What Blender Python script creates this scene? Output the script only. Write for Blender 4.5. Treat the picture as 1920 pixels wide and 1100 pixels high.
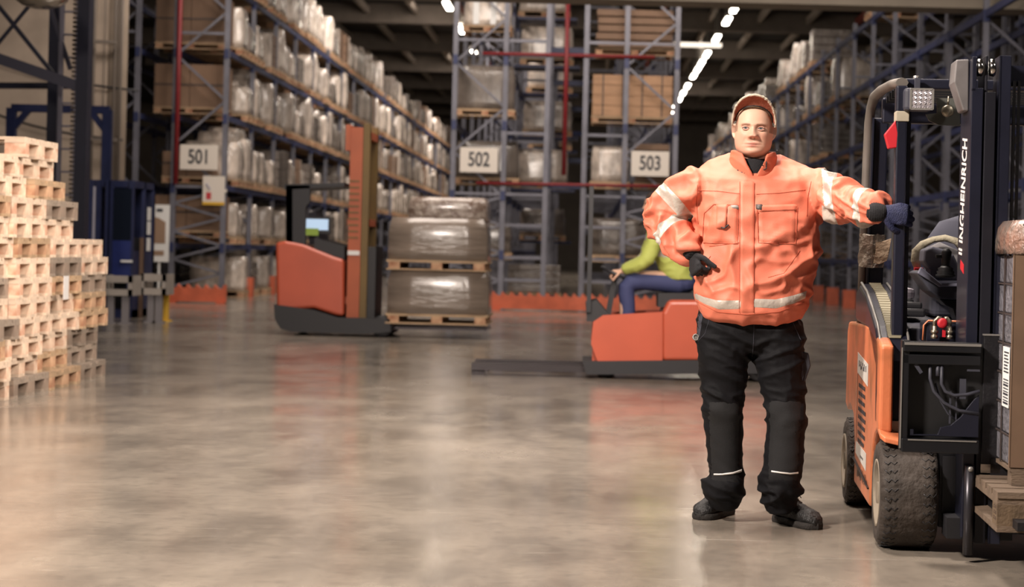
import bpy, bmesh, math, random
from mathutils import Vector, Matrix, noise
from mathutils.bvhtree import BVHTree
for _o in list(bpy.data.objects): bpy.data.objects.remove(_o)
S = bpy.context.scene
COL = S.collection
R = math.radians
PI = math.pi
# ---------------------------------------------------------------- camera
EYE, FPX, VU, VV, ROLL = 1.15, 3400.0, 1100.0, 472.0, R(1.4)
cd = bpy.data.cameras.new('camera'); cam = bpy.data.objects.new('camera', cd); COL.objects.link(cam)
cam.location = (0, 0, EYE)
cam.rotation_euler = (Matrix.Rotation(R(90), 3, 'X') @ Matrix.Rotation(ROLL, 3, 'Z')).to_euler()
cd.sensor_width = 36; cd.lens = FPX/1920*36; cd.shift_x = -(VU-960)/1920; cd.shift_y = -(550-VV)/1920
cd.clip_end = 400
cd.dof.use_dof = True; cd.dof.focus_distance = 7.7; cd.dof.aperture_fstop = 3.2
S.camera = cam
# ---------------------------------------------------------------- world and exposure
W = bpy.data.worlds.new('world'); S.world = W; W.use_nodes = True
W.node_tree.nodes['Background'].inputs[0].default_value = (1.0, .80, .68, 1)
W.node_tree.nodes['Background'].inputs[1].default_value = .025
S.view_settings.view_transform = 'Standard'; S.view_settings.look = 'None'
S.view_settings.exposure = 0.0; S.view_settings.gamma = 1; S.view_settings.use_curve_mapping = False
S.cycles.use_denoising = True; S.cycles.max_bounces = 6; S.cycles.sample_clamp_indirect = 6
S.cycles.caustics_reflective = False; S.cycles.caustics_refractive = False
WARM = (1.0, .87, .77)
def area(name, loc, target, sx, sy, power, color=WARM, spread=180):
    l = bpy.data.lights.new(name, 'AREA'); l.shape = 'RECTANGLE'; l.size = sx; l.size_y = sy
    l.energy = power; l.color = color; l.spread = R(spread)
    o = bpy.data.objects.new(name, l); COL.objects.link(o); o.location = loc
    o.rotation_euler = (Vector(target)-Vector(loc)).to_track_quat('-Z', 'Y').to_euler()
    return o
# unseen area lights added over the loading zone: key, top and fill, no fixtures
area('added_light', (-3.0, 4.0, 4.5), (.8, 7.8, 1.2), .7, .7, 880)
area('added_light', (4.9, 3.2, 5.4), (.9, 8.0, 1.0), 1.2, 1.2, 90, (1, .9, .84))
area('added_light', (.2, 7.9, 5.4), (.7, 7.7, 0), .8, .8, 330)
area('added_light', (1.8, 12.0, 5.9), (1.2, 8.0, 1.0), 1.6, 1.6, 170)
area('added_light', (-1.0, 12.0, 6.2), (-1.0, 14.0, 0), 3.0, 2.0, 330)
area('added_light', (1.6, 9.6, 4.2), (-4.2, 14.0, .9), 1.5, 1.5, 230, WARM, 110)
area('added_light', (-2.5, 22.0, 6.6), (-3.0, 24.0, 0), 4.0, 3.0, 380)
area('added_light', (3.5, 24.0, 6.6), (3.0, 27.0, 0), 4.0, 3.0, 220)
# strip lights of the long hall
for _y, _p in ((33, 520), (48, 760), (64, 760), (82, 800)):
    area('hall_area_light', (-4.7, _y, 8.9), (-5.6, _y+3, 0), .6, 9, _p)
for _y, _p in ((36, 170), (52, 280), (72, 400), (92, 500)):
    area('hall_area_light', (4.6, _y, 8.9), (4.8, _y+3, 0), .6, 9, _p)
area('hall_area_light', (.5, 31.5, 6.8), (-.2, 37.5, 2.5), 6, .8, 320)  # added front light on the middle rack ends, not a strip light
area('hall_area_light', (-7.5, 30.5, 6.8), (-8.3, 37.5, 2.0), 4, .8, 90)  # added front light on the left rack end, not a strip light

# ---------------------------------------------------------------- helpers
def lin(c):
    if isinstance(c, str): c = [int(c[i:i+2], 16)/255 for i in (0, 2, 4)]
    return tuple(((x+.055)/1.055)**2.4 if x > .04045 else x/12.92 for x in c)
_M = {}
def mat(name, col, rough=.5, metal=0., var=0., vscale=6., bump=0., bscale=60., coat=0., col2=None, rnd=0., stretch=None, spec=.5, emit=None, vlo=.35, vhi=.65, sheen=0., detail=5.):
    if name in _M: return _M[name]
    m = bpy.data.materials.new(name); m.use_nodes = True; _M[name] = m
    nt = m.node_tree; b = nt.nodes['Principled BSDF']; L = nt.links.new
    c1 = lin(col)+(1,)
    b.inputs['Base Color'].default_value = c1; b.inputs['Roughness'].default_value = rough
    b.inputs['Metallic'].default_value = metal; b.inputs['Coat Weight'].default_value = coat
    b.inputs['Coat Roughness'].default_value = .15
    b.inputs['Specular IOR Level'].default_value = spec
    b.inputs['Sheen Weight'].default_value = sheen
    if emit: b.inputs['Emission Color'].default_value = lin(col)+(1,); b.inputs['Emission Strength'].default_value = emit
    tc = nt.nodes.new('ShaderNodeTexCoord'); mp = nt.nodes.new('ShaderNodeMapping'); L(tc.outputs['Object'], mp.inputs[0])
    if stretch: mp.inputs['Scale'].default_value = stretch
    out = None
    if var > 0 or col2:
        n = nt.nodes.new('ShaderNodeTexNoise'); n.inputs['Scale'].default_value = vscale; n.inputs['Detail'].default_value = detail
        L(mp.outputs[0], n.inputs['Vector'])
        r = nt.nodes.new('ShaderNodeMapRange'); r.inputs[1].default_value = vlo; r.inputs[2].default_value = vhi
        L(n.outputs['Fac'], r.inputs[0])
        mx = nt.nodes.new('ShaderNodeMix'); mx.data_type = 'RGBA'
        c2 = lin(col2)+(1,) if col2 else tuple(x*(1-var) for x in c1[:3])+(1,)
        mx.inputs['A'].default_value = c1; mx.inputs['B'].default_value = c2
        L(r.outputs[0], mx.inputs['Factor']); out = mx.outputs['Result']
    if rnd > 0:
        oi = nt.nodes.new('ShaderNodeObjectInfo'); hs = nt.nodes.new('ShaderNodeHueSaturation')
        r2 = nt.nodes.new('ShaderNodeMapRange'); r2.inputs[3].default_value = 1-rnd; r2.inputs[4].default_value = 1+rnd*.6
        L(oi.outputs['Random'], r2.inputs[0]); L(r2.outputs[0], hs.inputs['Value'])
        if out: L(out, hs.inputs['Color'])
        else: hs.inputs['Color'].default_value = c1
        out = hs.outputs[0]
    if out: L(out, b.inputs['Base Color'])
    if bump > 0:
        n = nt.nodes.new('ShaderNodeTexNoise'); n.inputs['Scale'].default_value = bscale; n.inputs['Detail'].default_value = 4
        L(mp.outputs[0], n.inputs['Vector'])
        bp = nt.nodes.new('ShaderNodeBump'); bp.inputs['Strength'].default_value = bump; bp.inputs['Distance'].default_value = .02
        L(n.outputs['Fac'], bp.inputs['Height']); L(bp.outputs[0], b.inputs['Normal'])
    return m
def unroll(u, v):
    du, dv = u-VU, v-VV; c, s = math.cos(ROLL), math.sin(ROLL)
    return du*c+dv*s, -du*s+dv*c
def P(u, v, Y):
    x, y = unroll(u, v); return Vector((x*Y/FPX, Y, EYE-y*Y/FPX))
def PF(u, v):
    x, y = unroll(u, v); Y = EYE*FPX/y; return Vector((x*Y/FPX, Y, 0))
class MB:
    def __init__(s): s.v = []; s.f = []; s.m = []; s.sm = []
    def add(s, vs, fs, m=0, smooth=False, T=None):
        n = len(s.v)
        for p in vs:
            p = Vector(p); s.v.append(T @ p if T is not None else p)
        for f in fs: s.f.append([n+i for i in f]); s.m.append(m); s.sm.append(smooth)
        return s
    def box(s, c, d, m=0, T=None, ch=0):
        x, y, z = d[0]/2, d[1]/2, d[2]/2
        if ch <= 0:
            vs = [Vector(c)+Vector((i*x, j*y, k*z)) for i in (-1, 1) for j in (-1, 1) for k in (-1, 1)]
            return s.add(vs, [(0,1,3,2),(4,6,7,5),(0,4,5,1),(2,3,7,6),(0,2,6,4),(1,5,7,3)], m, False, T)
        bm = bmesh.new(); bmesh.ops.create_cube(bm, size=1)
        for v in bm.verts: v.co = Vector((v.co.x*d[0], v.co.y*d[1], v.co.z*d[2]))+Vector(c)
        bmesh.ops.bevel(bm, geom=bm.edges[:], offset=ch, segments=2, affect='EDGES', profile=.6)
        bm.verts.index_update()
        s.add([v.co.copy() for v in bm.verts], [[v.index for v in f.verts] for f in bm.faces], m, False, T); bm.free(); return s
    def b2(s, a, b, m=0, T=None, ch=0):
        return s.box([(a[i]+b[i])/2 for i in range(3)], [abs(b[i]-a[i]) for i in range(3)], m, T, ch)
    def bar(s, p, q, w, h=None, m=0, up=(0, 0, 1), ch=0):
        p, q = Vector(p), Vector(q); h = h or w; d = q-p; L = d.length
        z = d.normalized(); x = Vector(up).cross(z)
        if x.length < 1e-3: x = Vector((1, 0, 0)).cross(z)
        if x.length < 1e-3: x = Vector((0, 1, 0)).cross(z)
        x.normalize(); y = z.cross(x)
        T = Matrix((( x.x, y.x, z.x, (p.x+q.x)/2), (x.y, y.y, z.y, (p.y+q.y)/2), (x.z, y.z, z.z, (p.z+q.z)/2), (0, 0, 0, 1)))
        return s.box((0, 0, 0), (w, h, L), m, T, ch)
    def prism(s, poly, d0, d1, axis='y', m=0, T=None, smooth=False):
        def mk(a, b, d): return {'y': (a, d, b), 'x': (d, a, b), 'z': (a, b, d)}[axis]
        n = len(poly); vs = [mk(a, b, d0) for a, b in poly]+[mk(a, b, d1) for a, b in poly]
        s.add(vs, [list(range(n)), list(range(2*n-1, n-1, -1))], m, False, T)
        k = len(s.v)-2*n
        for i in range(n):
            j = (i+1) % n; s.f.append([k+i, k+j, k+n+j, k+n+i]); s.m.append(m); s.sm.append(smooth)
        return s
    def loft(s, rings, m=0, smooth=True, cap=True, closed=False, T=None):
        n = len(rings[0]); vs = [p for r in rings for p in r]; fs = []
        K = len(rings)
        for i in range(K if closed else K-1):
            a, b = i*n, ((i+1) % K)*n
            for j in range(n): fs.append((a+j, a+(j+1) % n, b+(j+1) % n, b+j))
        s.add(vs, fs, m, smooth, T)
        if cap and not closed:
            k = len(s.v)-len(vs)
            s.f.append([k+i for i in range(n)][::-1]); s.m.append(m); s.sm.append(False)
            s.f.append([k+(K-1)*n+i for i in range(n)]); s.m.append(m); s.sm.append(False)
        return s
    def tube(s, pts, rad, n=8, m=0, cap=True, up=None, closed=False, T=None):
        pts = [Vector(p) for p in pts]; K = len(pts)
        if not isinstance(rad, (list, tuple)): rad = [rad]*K
        elif len(rad) == 2 and K != 2 : rad = [rad]*K
        rings = []; prev = None
        for i, p in enumerate(pts):
            if closed: t = pts[(i+1) % K]-pts[i-1]
            else: t = pts[min(i+1, K-1)]-pts[max(i-1, 0)]
            t.normalize()
            if prev is None:
                x = Vector(up) if up else (Vector((0, 0, 1)) if abs(t.z) < .9 else Vector((1, 0, 0)))
            else: x = prev
            x = (x-t*x.dot(t)); x.normalize(); prev = x; y = t.cross(x)
            r = rad[i]; ra, rb = r if isinstance(r, (list, tuple)) else (r, r)
            rings.append([p+x*ra*math.cos(2*PI*j/n)+y*rb*math.sin(2*PI*j/n) for j in range(n)])
        return s.loft(rings, m, True, cap, closed, T)
    def cyl(s, p, q, r, n=16, m=0, r2=None):
        return s.tube([p, q], [r, r if r2 is None else r2], n, m)
    def lathe(s, prof, n=24, m=0, T=None, axis='z'):
        rings = []
        for r, h in prof:
            rr = []
            for j in range(n):
                a = 2*PI*j/n; x, y = r*math.cos(a), r*math.sin(a)
                rr.append({'z': (x, y, h), 'x': (h, x, y), 'y': (x, h, y)}[axis])
            rings.append(rr)
        return s.loft(rings, m, True, True, False, T)
    def mesh(s, name, mats):
        me = bpy.data.meshes.new(name); me.from_pydata([tuple(v) for v in s.v], [], s.f)
        for mm in (mats if isinstance(mats, (list, tuple)) else [mats]): me.materials.append(mm)
        me.polygons.foreach_set('material_index', s.m); me.polygons.foreach_set('use_smooth', s.sm)
        bm = bmesh.new(); bm.from_mesh(me); bmesh.ops.recalc_face_normals(bm, faces=bm.faces[:]); bm.to_mesh(me); bm.free()
        me.update(); return me
    def build(s, name, mats, parent=None, loc=None):
        o = bpy.data.objects.new(name, s.mesh(name, mats)); COL.objects.link(o)
        if parent: o.parent = parent
        if loc: o.location = loc
        return o
def tag(o, label=None, cat=None, group=None, kind=None):
    if label: o['label'] = label
    if cat: o['category'] = cat
    if group: o['group'] = group
    if kind: o['kind'] = kind
    return o
def empty(name, loc, label, cat, group=None, rz=0):
    o = bpy.data.objects.new(name, None); COL.objects.link(o); o.location = loc; o.rotation_euler = (0, 0, rz)
    o.empty_display_size = .1
    return tag(o, label, cat, group)
def dup(root, loc, label, group=None, rz=0, scale=None):
    r = root.copy(); COL.objects.link(r); r.location = loc; r.rotation_euler = (0, 0, rz); r['label'] = label
    if scale: r.scale = scale
    if group: r['group'] = group
    for ch in [c for c in root.children]:
        c = ch.copy(); COL.objects.link(c); c.parent = r
        for g in [x for x in ch.children]:
            d = g.copy(); COL.objects.link(d); d.parent = c
    return r
def text(s, name, size, loc, rot, m, parent=None, ext=.002, align='CENTER', sx=1., bold=0.):
    c = bpy.data.curves.new(name, 'FONT'); c.body = s; c.size = size; c.align_x = align; c.align_y = 'CENTER'; c.extrude = ext
    c.offset = bold
    c.materials.append(m); o = bpy.data.objects.new(name, c); COL.objects.link(o)
    o.location = loc; o.rotation_euler = rot; o.scale = (sx, 1, 1)
    S.view_layers[0].update(); dg = bpy.context.evaluated_depsgraph_get()
    me = bpy.data.meshes.new_from_object(o.evaluated_get(dg)); bpy.data.objects.remove(o)
    o = bpy.data.objects.new(name, me); COL.objects.link(o); o.location = loc; o.rotation_euler = rot; o.scale = (sx, 1, 1)
    if not me.materials: me.materials.append(m)
    if parent: o.parent = parent
    return o
ONES = 'zeroth first second third fourth fifth sixth seventh eighth ninth tenth eleventh twelfth thirteenth fourteenth fifteenth sixteenth seventeenth eighteenth nineteenth'.split()
def nth(n):
    if n < 20: return ONES[n]
    t = {2: 'twent', 3: 'thirt', 4: 'fort', 5: 'fift', 6: 'sixt', 7: 'sevent'}[n//10]
    return t+'ieth' if n % 10 == 0 else t+'y-'+ONES[n % 10]
rnd = random.Random(7)
# ---------------------------------------------------------------- materials
M_steel = mat('rack steel', '70707a', .5, .2, .25, 3)
M_blue = mat('blue beam', '2f375e', .5, .1, .3, 2)
M_dblue = mat('dark blue machine', '20284e', .45, .1, .3, 3)
M_black = mat('black', '16161a', .5)
M_red = mat('red pipe', '75191f', .5)
M_guard = mat('orange guard', 'cc6545', .5, 0, .25, 4)
M_wood = mat('pallet wood', 'b99c7c', .75, 0, .3, 5, .3, 40, rnd=.22, stretch=(1, 6, 6))
M_wood2 = mat('pallet wood end grain', 'c6a180', .8, 0, .35, 9, rnd=.2, col2='96654a')
M_sign = mat('sign board', 'cdc5bb', .5)
M_ink = mat('sign ink', '23262e', .6)
M_white = mat('white', 'dcdcda', .5)
M_yellow = mat('yellow paint', 'c99f30', .5)
# ---------------------------------------------------------------- setting
def floor_mat():
    m = bpy.data.materials.new('polished concrete'); m.use_nodes = True; nt = m.node_tree; b = nt.nodes['Principled BSDF']; L = nt.links.new
    tc = nt.nodes.new('ShaderNodeTexCoord')
    def nz(scale, sc, det=6):
        mp = nt.nodes.new('ShaderNodeMapping'); mp.inputs['Scale'].default_value = sc; L(tc.outputs['Object'], mp.inputs[0])
        n = nt.nodes.new('ShaderNodeTexNoise'); n.inputs['Scale'].default_value = scale; n.inputs['Detail'].default_value = det; n.inputs['Roughness'].default_value = .6
        L(mp.outputs[0], n.inputs['Vector']); return n.outputs['Fac']
    def rng(x, a, b_, c, d):
        r = nt.nodes.new('ShaderNodeMapRange'); L(x, r.inputs[0])
        for i, k in enumerate((a, b_, c, d)): r.inputs[i+1].default_value = k
        return r.outputs[0]
    def mixc(f, A, B):
        x = nt.nodes.new('ShaderNodeMix'); x.data_type = 'RGBA'; L(f, x.inputs['Factor'])
        for nm, k in (('A', A), ('B', B)):
            if isinstance(k, str): x.inputs[nm].default_value = lin(k)+(1,)
            else: L(k, x.inputs[nm])
        return x.outputs['Result']
    a = mixc(rng(nz(.55, (1, 1, 1)), .36, .64, 0, 1), '8a8176', '655e56')
    a = mixc(rng(nz(3.2, (1, .45, 1), 8), .42, .70, 0, .55), a, 'a3998b')
    a = mixc(rng(nz(14, (1, 1, 1), 8), .5, .74, 0, .45), a, '5f5a54')
    a = mixc(rng(nz(5, (.25, 5, 1), 3), .66, .70, 0, .35), a, 'b8b0a6')
    L(a, b.inputs['Base Color'])
    L(rng(nz(1.1, (1, .6, 1), 7), .3, .7, .10, .30), b.inputs['Roughness'])
    b.inputs['Specular IOR Level'].default_value = .65; b.inputs['Coat Weight'].default_value = .25; b.inputs['Coat Roughness'].default_value = .2
    bp = nt.nodes.new('ShaderNodeBump'); bp.inputs['Strength'].default_value = .12; bp.inputs['Distance'].default_value = .01
    L(nz(3, (1, 1, 1), 8), bp.inputs['Height']); L(bp.outputs[0], b.inputs['Normal'])
    return m
M_floor = floor_mat()
M_conc = mat('wall concrete', 'b3a393', .85, 0, .22, 1.5, .15, 12)
M_ceil = mat('ceiling deck', '322e2b', .8, 0, .3, 1)
M_girder = mat('ceiling girder', '665c52', .75, 0, .2, 2)
M_hallwall = mat('hall cladding', '6e6459', .7, 0, .2, 1)
def struct(name, mb, m, label=None):
    o = mb.build(name, m); o['kind'] = 'structure'
    if label: o['label'] = label
    return o
struct('floor', MB().b2((-32, -8, -.2), (26, 126, 0)), M_floor)
struct('wall_left', MB().b2((-32, 33.2, 0), (-8.85, 33.5, 11)), M_conc)
struct('trim_1', MB().cyl((-8.72, 33.35, 0), (-8.72, 33.35, 11), .19, 20), mat('column concrete', '968879', .8, 0, .2, 2))
_w = MB().b2((-32, 124, 0), (26, 124.3, 11))
for i in range(34): _w.b2((-20, 123.93, .15+i*.3), (20, 124, .30+i*.3))
struct('wall_back', _w, M_hallwall)
struct('wall_right', MB().b2((25.7, -8, 0), (26, 124, 11)), M_hallwall)
struct('ceiling', MB().b2((-32, 30.4, 10.6), (26, 124.3, 10.9)), M_ceil)
struct('ceiling_low', MB().b2((-32, -8, 7.4), (26, 30.4, 7.7)), M_ceil)
struct('wall_front', MB().b2((-32, 30.1, 7.4), (26, 30.4, 10.9)), M_ceil)
for i in range(9):
    g = MB().b2((-22, 42+i*9.5, 9.95), (22, 42.35+i*9.5, 10.6)).b2((-22, 41.9+i*9.5, 9.85), (22, 42.45+i*9.5, 9.96))
    struct('trim_%d' % (i+2), g, M_girder)
for i in range(15):
    x = -14.5+i*1.9
    struct('trim_%d' % (i+14), MB().b2((x, 43, 10.18), (x+.14, 124, 10.45)), mat('purlin red' if i % 4 == 1 else 'purlin grey', '8a4038' if i % 4 == 1 else '958a7e', .7))
_l = P(1115, 3, 29.5)
struct('trim_29', MB().b2((-32, 29.3, _l.z), (26, 29.9, _l.z+.95)).b2((-32, 29.2, _l.z), (26, 29.3, _l.z+.10)), mat('lintel paint', '8c8274', .7, 0, .15, 2))
# strip lights
M_lamp = mat('lamp tube', 'fff2df', .5, emit=26)
M_fix = mat('lamp housing', '9a958c', .5)
def striplight(x, y, label):
    t = empty('strip_light', (x, y, 9.1), label, 'ceiling light', 'strip lights along the aisle ceilings')
    MB().b2((-.12, -.95, .03), (.12, .95, .12)).cyl((0, -.7, .12), (0, -.7, 1.5), .012, 6).cyl((0, .7, .12), (0, .7, 1.5), .012, 6).build('housing', M_fix, t)
    MB().b2((-.09, -.9, -.03), (.09, .9, .03)).build('tube', M_lamp, t)
ys = [58.4, 61.6, 66.6, 72.0, 75.4, 78.0, 81, 85.8, 89.6, 93.4, 98, 103]
for i, y in enumerate(ys): striplight(4.58, y, 'glowing strip light above the right aisle, %s from the near end' % nth(i+1))
for i, y in enumerate((59.5, 66, 73)): striplight(-4.75, y, 'glowing strip light above the left aisle, %s from the near end' % nth(i+1))
tag(MB().b2((-.9, -.25, 0), (.9, .25, .12)).build('ceiling_panel_light', mat('panel light', 'e8dccb', .5, emit=1.6), None, (4.0, 68.5, 9.0)), 'dim flat white ceiling panel just left of the slanting row of strip lights', 'ceiling light')
# ---------------------------------------------------------------- racks
FY = 36.5; BAY = 2.8
LV = [1.15, 2.34, 3.75, 5.06, 6.42]
H = 8.2
def frame(mb, x0, x1, y, zig=True, dense=True, h=H, w=.10):
    for x in (x0, x1):
        mb.b2((x-w/2, y-.05, 0), (x+w/2, y+.05, h)); mb.b2((x-.09, y-.09, 0), (x+.09, y+.09, .02))
    if zig:
        z = .25; side = 0
        while z < h-.4:
            st = .28 if z < 2.2 else .9
            a, b = ((x0, x1) if side == 0 else (x1, x0))
            mb.bar((a, y, z), (b, y, min(z+st, h-.05)), .045, .04, up=(0, 1, 0)); z += st; side ^= 1
        for zz in (.2, 2.27, 5.36): mb.b2((x0, y-.03, zz-.025), (x1, y+.03, zz+.025))
    else:
        for zz in (.55, 1.0, 1.65, 2.27, 3.5, 5.36, 7.2): mb.b2((x0, y-.03, zz-.03), (x1, y+.03, zz+.03))
def rack(x0, x1, y0, n, label, levels=LV, zig=True, skip=()):
    t = empty('pallet_rack', (0, 0, 0), label, 'rack')
    for i in range(n+1):
        mb = MB(); hh = H if y0+i*BAY == FY and x0 < 2 else 6.6; frame(mb, x0, x1, y0+i*BAY, zig, True, hh, .10 if hh == H else .085)
        f = mb.build('upright_frame', M_steel, t)
    for z in levels:
        for x in (x0, x1):
            mb = MB(); mb.b2((x-.03, y0+.05, z-.13), (x+.03, y0+n*BAY-.05, z-.02))
            for i in range(n+1): mb.b2((x-.045, y0+i*BAY-.07, z-.2), (x+.045, y0+i*BAY+.07, z-.01))
            mb.build('shelf_beam', M_blue, t)
    return t
XA, XB, XC, XD = (-8.35, -7.33), (-2.73, -1.715), (.715, 1.73), (6.1, 7.15)
rack(XA[0], XA[1], FY, 21, 'long steel pallet rack along the left side, full of loads, behind sign 501')
rack(-10.1, -9.12, FY, 3, 'rack back to back with the left rack, seen between it and the wall')
rack(XB[0], XB[1], FY, 8, 'steel rack end left of the narrow gap, carrying sign 502')
rack(XC[0], XC[1], FY, 12, 'tall steel rack end nearest the man, carrying sign 503')
rack(XD[0], XD[1], FY-4*BAY, 25, 'half empty steel pallet rack with blue beams right behind the forklift')
rack(8.3, 9.3, FY-4*BAY, 14, 'second half empty rack behind the one with blue beams on the right', LV[:5:2])
def ladder(x0, x1, label):
    t = empty('rack_spacer_frame', (0, 0, 0), label, 'rack frame')
    for i in range(6):
        y = FY+i*BAY; mb = MB()
        for x in ((x1,) if x0 < -1 else (x0,)): mb.b2((x-.05, y-.05, 0), (x+.05, y+.05, H))
        a, b = (x0+.06, x1) if x0 < -1 else (x0, x1-.06)
        for zz in (.55, 1.0, 1.65, 2.27, 3.5, 5.36, 7.2): mb.b2((a, y-.03, zz-.03), (b, y+.03, zz+.03))
        mb.build('ladder_frame', M_steel, t)
ladder(-1.715, -.866, 'grey ladder frames with level rungs, bolted right of the rack with sign 502')
ladder(-.10, .715, 'grey ladder frames with level rungs, bolted left of the rack with sign 503')
t = empty('rack_cross_beams', (-.48, 0, 0), 'dark blue cross beams in the narrow gap between racks 502 and 503', 'beam')
for k, (z, y) in enumerate(((5.3, 37.5), (4.95, 41), (2.5, 37.5), (4.6, 44), (4.2, 47), (3.3, 43))):
    MB().b2((-.36, y-.05, z-.06), (.36, y+.05, z+.06)).build('cross_beam', M_dblue, t)
# signs
def sign(u, v, txt, label):
    p = P(u, v, FY-.14); t = empty('row_sign', p, label, 'sign', 'numbered aisle signs')
    MB().box((0, 0, 0), (.76, .03, .50), 0, None, .01).b2((-.3, .015, -.03), (.3, .085, .03)).build('panel', M_sign, t)
    text(txt, 'numerals', .40, (0, -.018, 0), (R(90), 0, 0), M_ink, t, .002, 'CENTER', .74, .008)
sign(373, 295, '501', 'white sign with the number 501 on the left rack end')
sign(898, 300, '502', 'white sign with the number 502 on the middle rack end')
sign(1219, 307, '503', 'white sign with the number 503 on the rack end beside the man')
p = P(401, 357, FY-.12); t = empty('notice_board', p, 'small white notice sheet with blue and red marks under sign 501', 'notice')
MB().b2((-.22, -.01, -.29), (.22, .01, .29)).b2((-.1, .01, -.03), (.25, .06, .03)).build('sheet', M_sign, t)
MB().b2((-.22, -.014, -.29), (.22, -.0105, -.23)).build('yellow_strip', M_yellow, t)
MB().b2((-.15, -.014, -.18), (-.05, -.0105, -.04)).build('red_mark', mat('red ink', 'b03038', .6), t)
MB().bar((-.16, -.012, .14), (-.07, -.012, .02), .05, .003).build('blue_mark', mat('blue ink', '3b55a0', .6), t)
# plan board left of rack 501
p = P(299, 437, 35.6); t = empty('plan_board', p, 'white board with brown plan beside the blue machine, low in front of the rack', 'board')
MB().b2((-.19, -.015, -.56), (.19, .015, .56)).b2((-.02, .015, -p.z), (.02, .05, .5)).build('board', M_white, t)
MB().prism([(-.19, -.2), (.12, -.2), (.12, .22), (-.02, .3), (-.19, .34)], -.02, -.0155).build('brown_sheet', mat('brown sheet', '8f7560', .7), t)
MB().b2((-.19, -.02, -.44), (.1, -.0155, -.34)).build('brown_strip', mat('brown sheet', '8f7560'), t)
MB().b2((-.06, -.02, .42), (.06, -.0155, .48)).build('dark_mark', M_ink, t)
# sprinkler pipes
def pipe(pts, label, r=.03):
    tag(MB().tube(pts, r, 8).build('sprinkler_pipe', M_red), label, 'pipe')
pipe([P(905, 100, FY-.085), P(1228, 107, FY-.085)], 'upper level red sprinkler pipe across racks 502 and 503', .035)
pipe([P(893, 343, FY-.08), P(1300, 350, FY-.08)], 'lower level red sprinkler pipe across racks 502 and 503', .03)
pipe([P(1057, 328, FY-.1), P(1065, 0, FY-.1)+Vector((0, 0, 1))], 'upright red sprinkler pipe in the gap between racks 502 and 503', .045)
pipe([P(329, 345, FY-.15), P(338, 0, FY-.15)+Vector((0, 0, 1))], 'upright red sprinkler pipe beside sign 501', .05)
# toothed floor guards
def guard(x0, x1, label, y=34.3, h=.36, teeth=None):
    n = teeth or int((x1-x0)/.17); poly = [(x0, .03), (x1, .03), (x1, h)]; w = (x1-x0-.08)/n
    x = x1-.04
    for i in range(n): poly += [(x, h), (x-w*.25, h-.085), (x-w*.6, h-.07)]; x -= w
    poly += [(x0+.03, h), (x0, h)]
    mb = MB(); mb.prism(poly, y-.05, y+.05)
    for xx in (x0+.1, x1-.1): mb.b2((xx-.08, y-.1, 0), (xx+.08, y+.1, .04))
    tag(mb.build('rack_guard', M_guard), label, 'rack guard', 'orange toothed rack guards')
guard(P(313, 560, 34.3).x, P(424, 560, 34.3).x, 'orange toothed floor guard in front of rack 501')
guard(P(921, 560, 34.6).x, P(1330, 560, 34.6).x, 'long orange toothed floor guard in front of racks 502 and 503', 34.6, .36, 24)
def post_guard(x, y, label):
    mb = MB(); mb.b2((x-.14, y-.13, 0), (x+.14, y-.10, .42)); mb.b2((x-.14, y-.10, 0), (x-.11, y+.1, .42)); mb.b2((x+.11, y-.10, 0), (x+.14, y+.1, .42))
    tag(mb.build('post_guard', M_guard), label, 'rack guard', 'orange upright protectors')
for i in range(7): post_guard(XD[0]-.02, FY-4*BAY+(i+4)*BAY-.2 if i < 1 else FY+i*BAY-.2, 'orange protector at the foot of a right rack upright, %s from the forklift' % nth(i+1))
for i in range(1, 5): post_guard(XA[1]+.02, FY+i*BAY-.2, 'orange protector at the foot of a left rack upright, %s behind guard of 501' % nth(i))
# ---------------------------------------------------------------- pallets and loads
def pallet_mesh(L=1.2, Wd=.8, mats=(0, 1)):
    """long side along x, short side along y; short end faces (+-x) show three blocks and two openings"""
    mb = MB()
    for y in (-.3475, 0, .3475):
        w = .1 if y else .145
        mb.b2((-L/2, y*Wd/.8-w/2, 0), (L/2, y*Wd/.8+w/2, .022))
        for x in (-L/2+.0725, 0, L/2-.0725): mb.b2((x-.0725, y*Wd/.8-w/2, .022), (x+.0725, y*Wd/.8+w/2, .1), 1)
    for x in (-L/2+.0725, 0, L/2-.0725): mb.b2((x-.0725, -Wd/2, .1), (x+.0725, Wd/2, .122))
    for k, y in enumerate((-.3275, -.187, 0, .187, .3275)):
        w = .145 if k in (0, 2, 4) else .1
        mb.b2((-L/2, y*Wd/.8-w/2, .122), (L/2, y*Wd/.8+w/2, .144), 0)
    return mb
M_wrapW = mat('white stretch wrap', 'd8cabd', .2, 0, .5, 6, 1., 14, coat=.8, rnd=.35, stretch=(1, 1, .5))
M_wrapG = mat('grey stretch wrap', '7d736b', .2, 0, .4, 4, .9, 16, coat=.7, rnd=.3, stretch=(1, 1, .5))
M_cart = mat('brown cartons', '7b614d', .7, 0, .2, 2, .2, 20, rnd=.3)
M_cart2 = mat('tan crate wood', 'b08a6a', .7, 0, .2, 3, .2, 30, stretch=(1, 1, 5))
M_strap = mat('strap', '3a3230', .5)
_pal = pallet_mesh().mesh('pallet', [M_wood, M_wood2])
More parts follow.
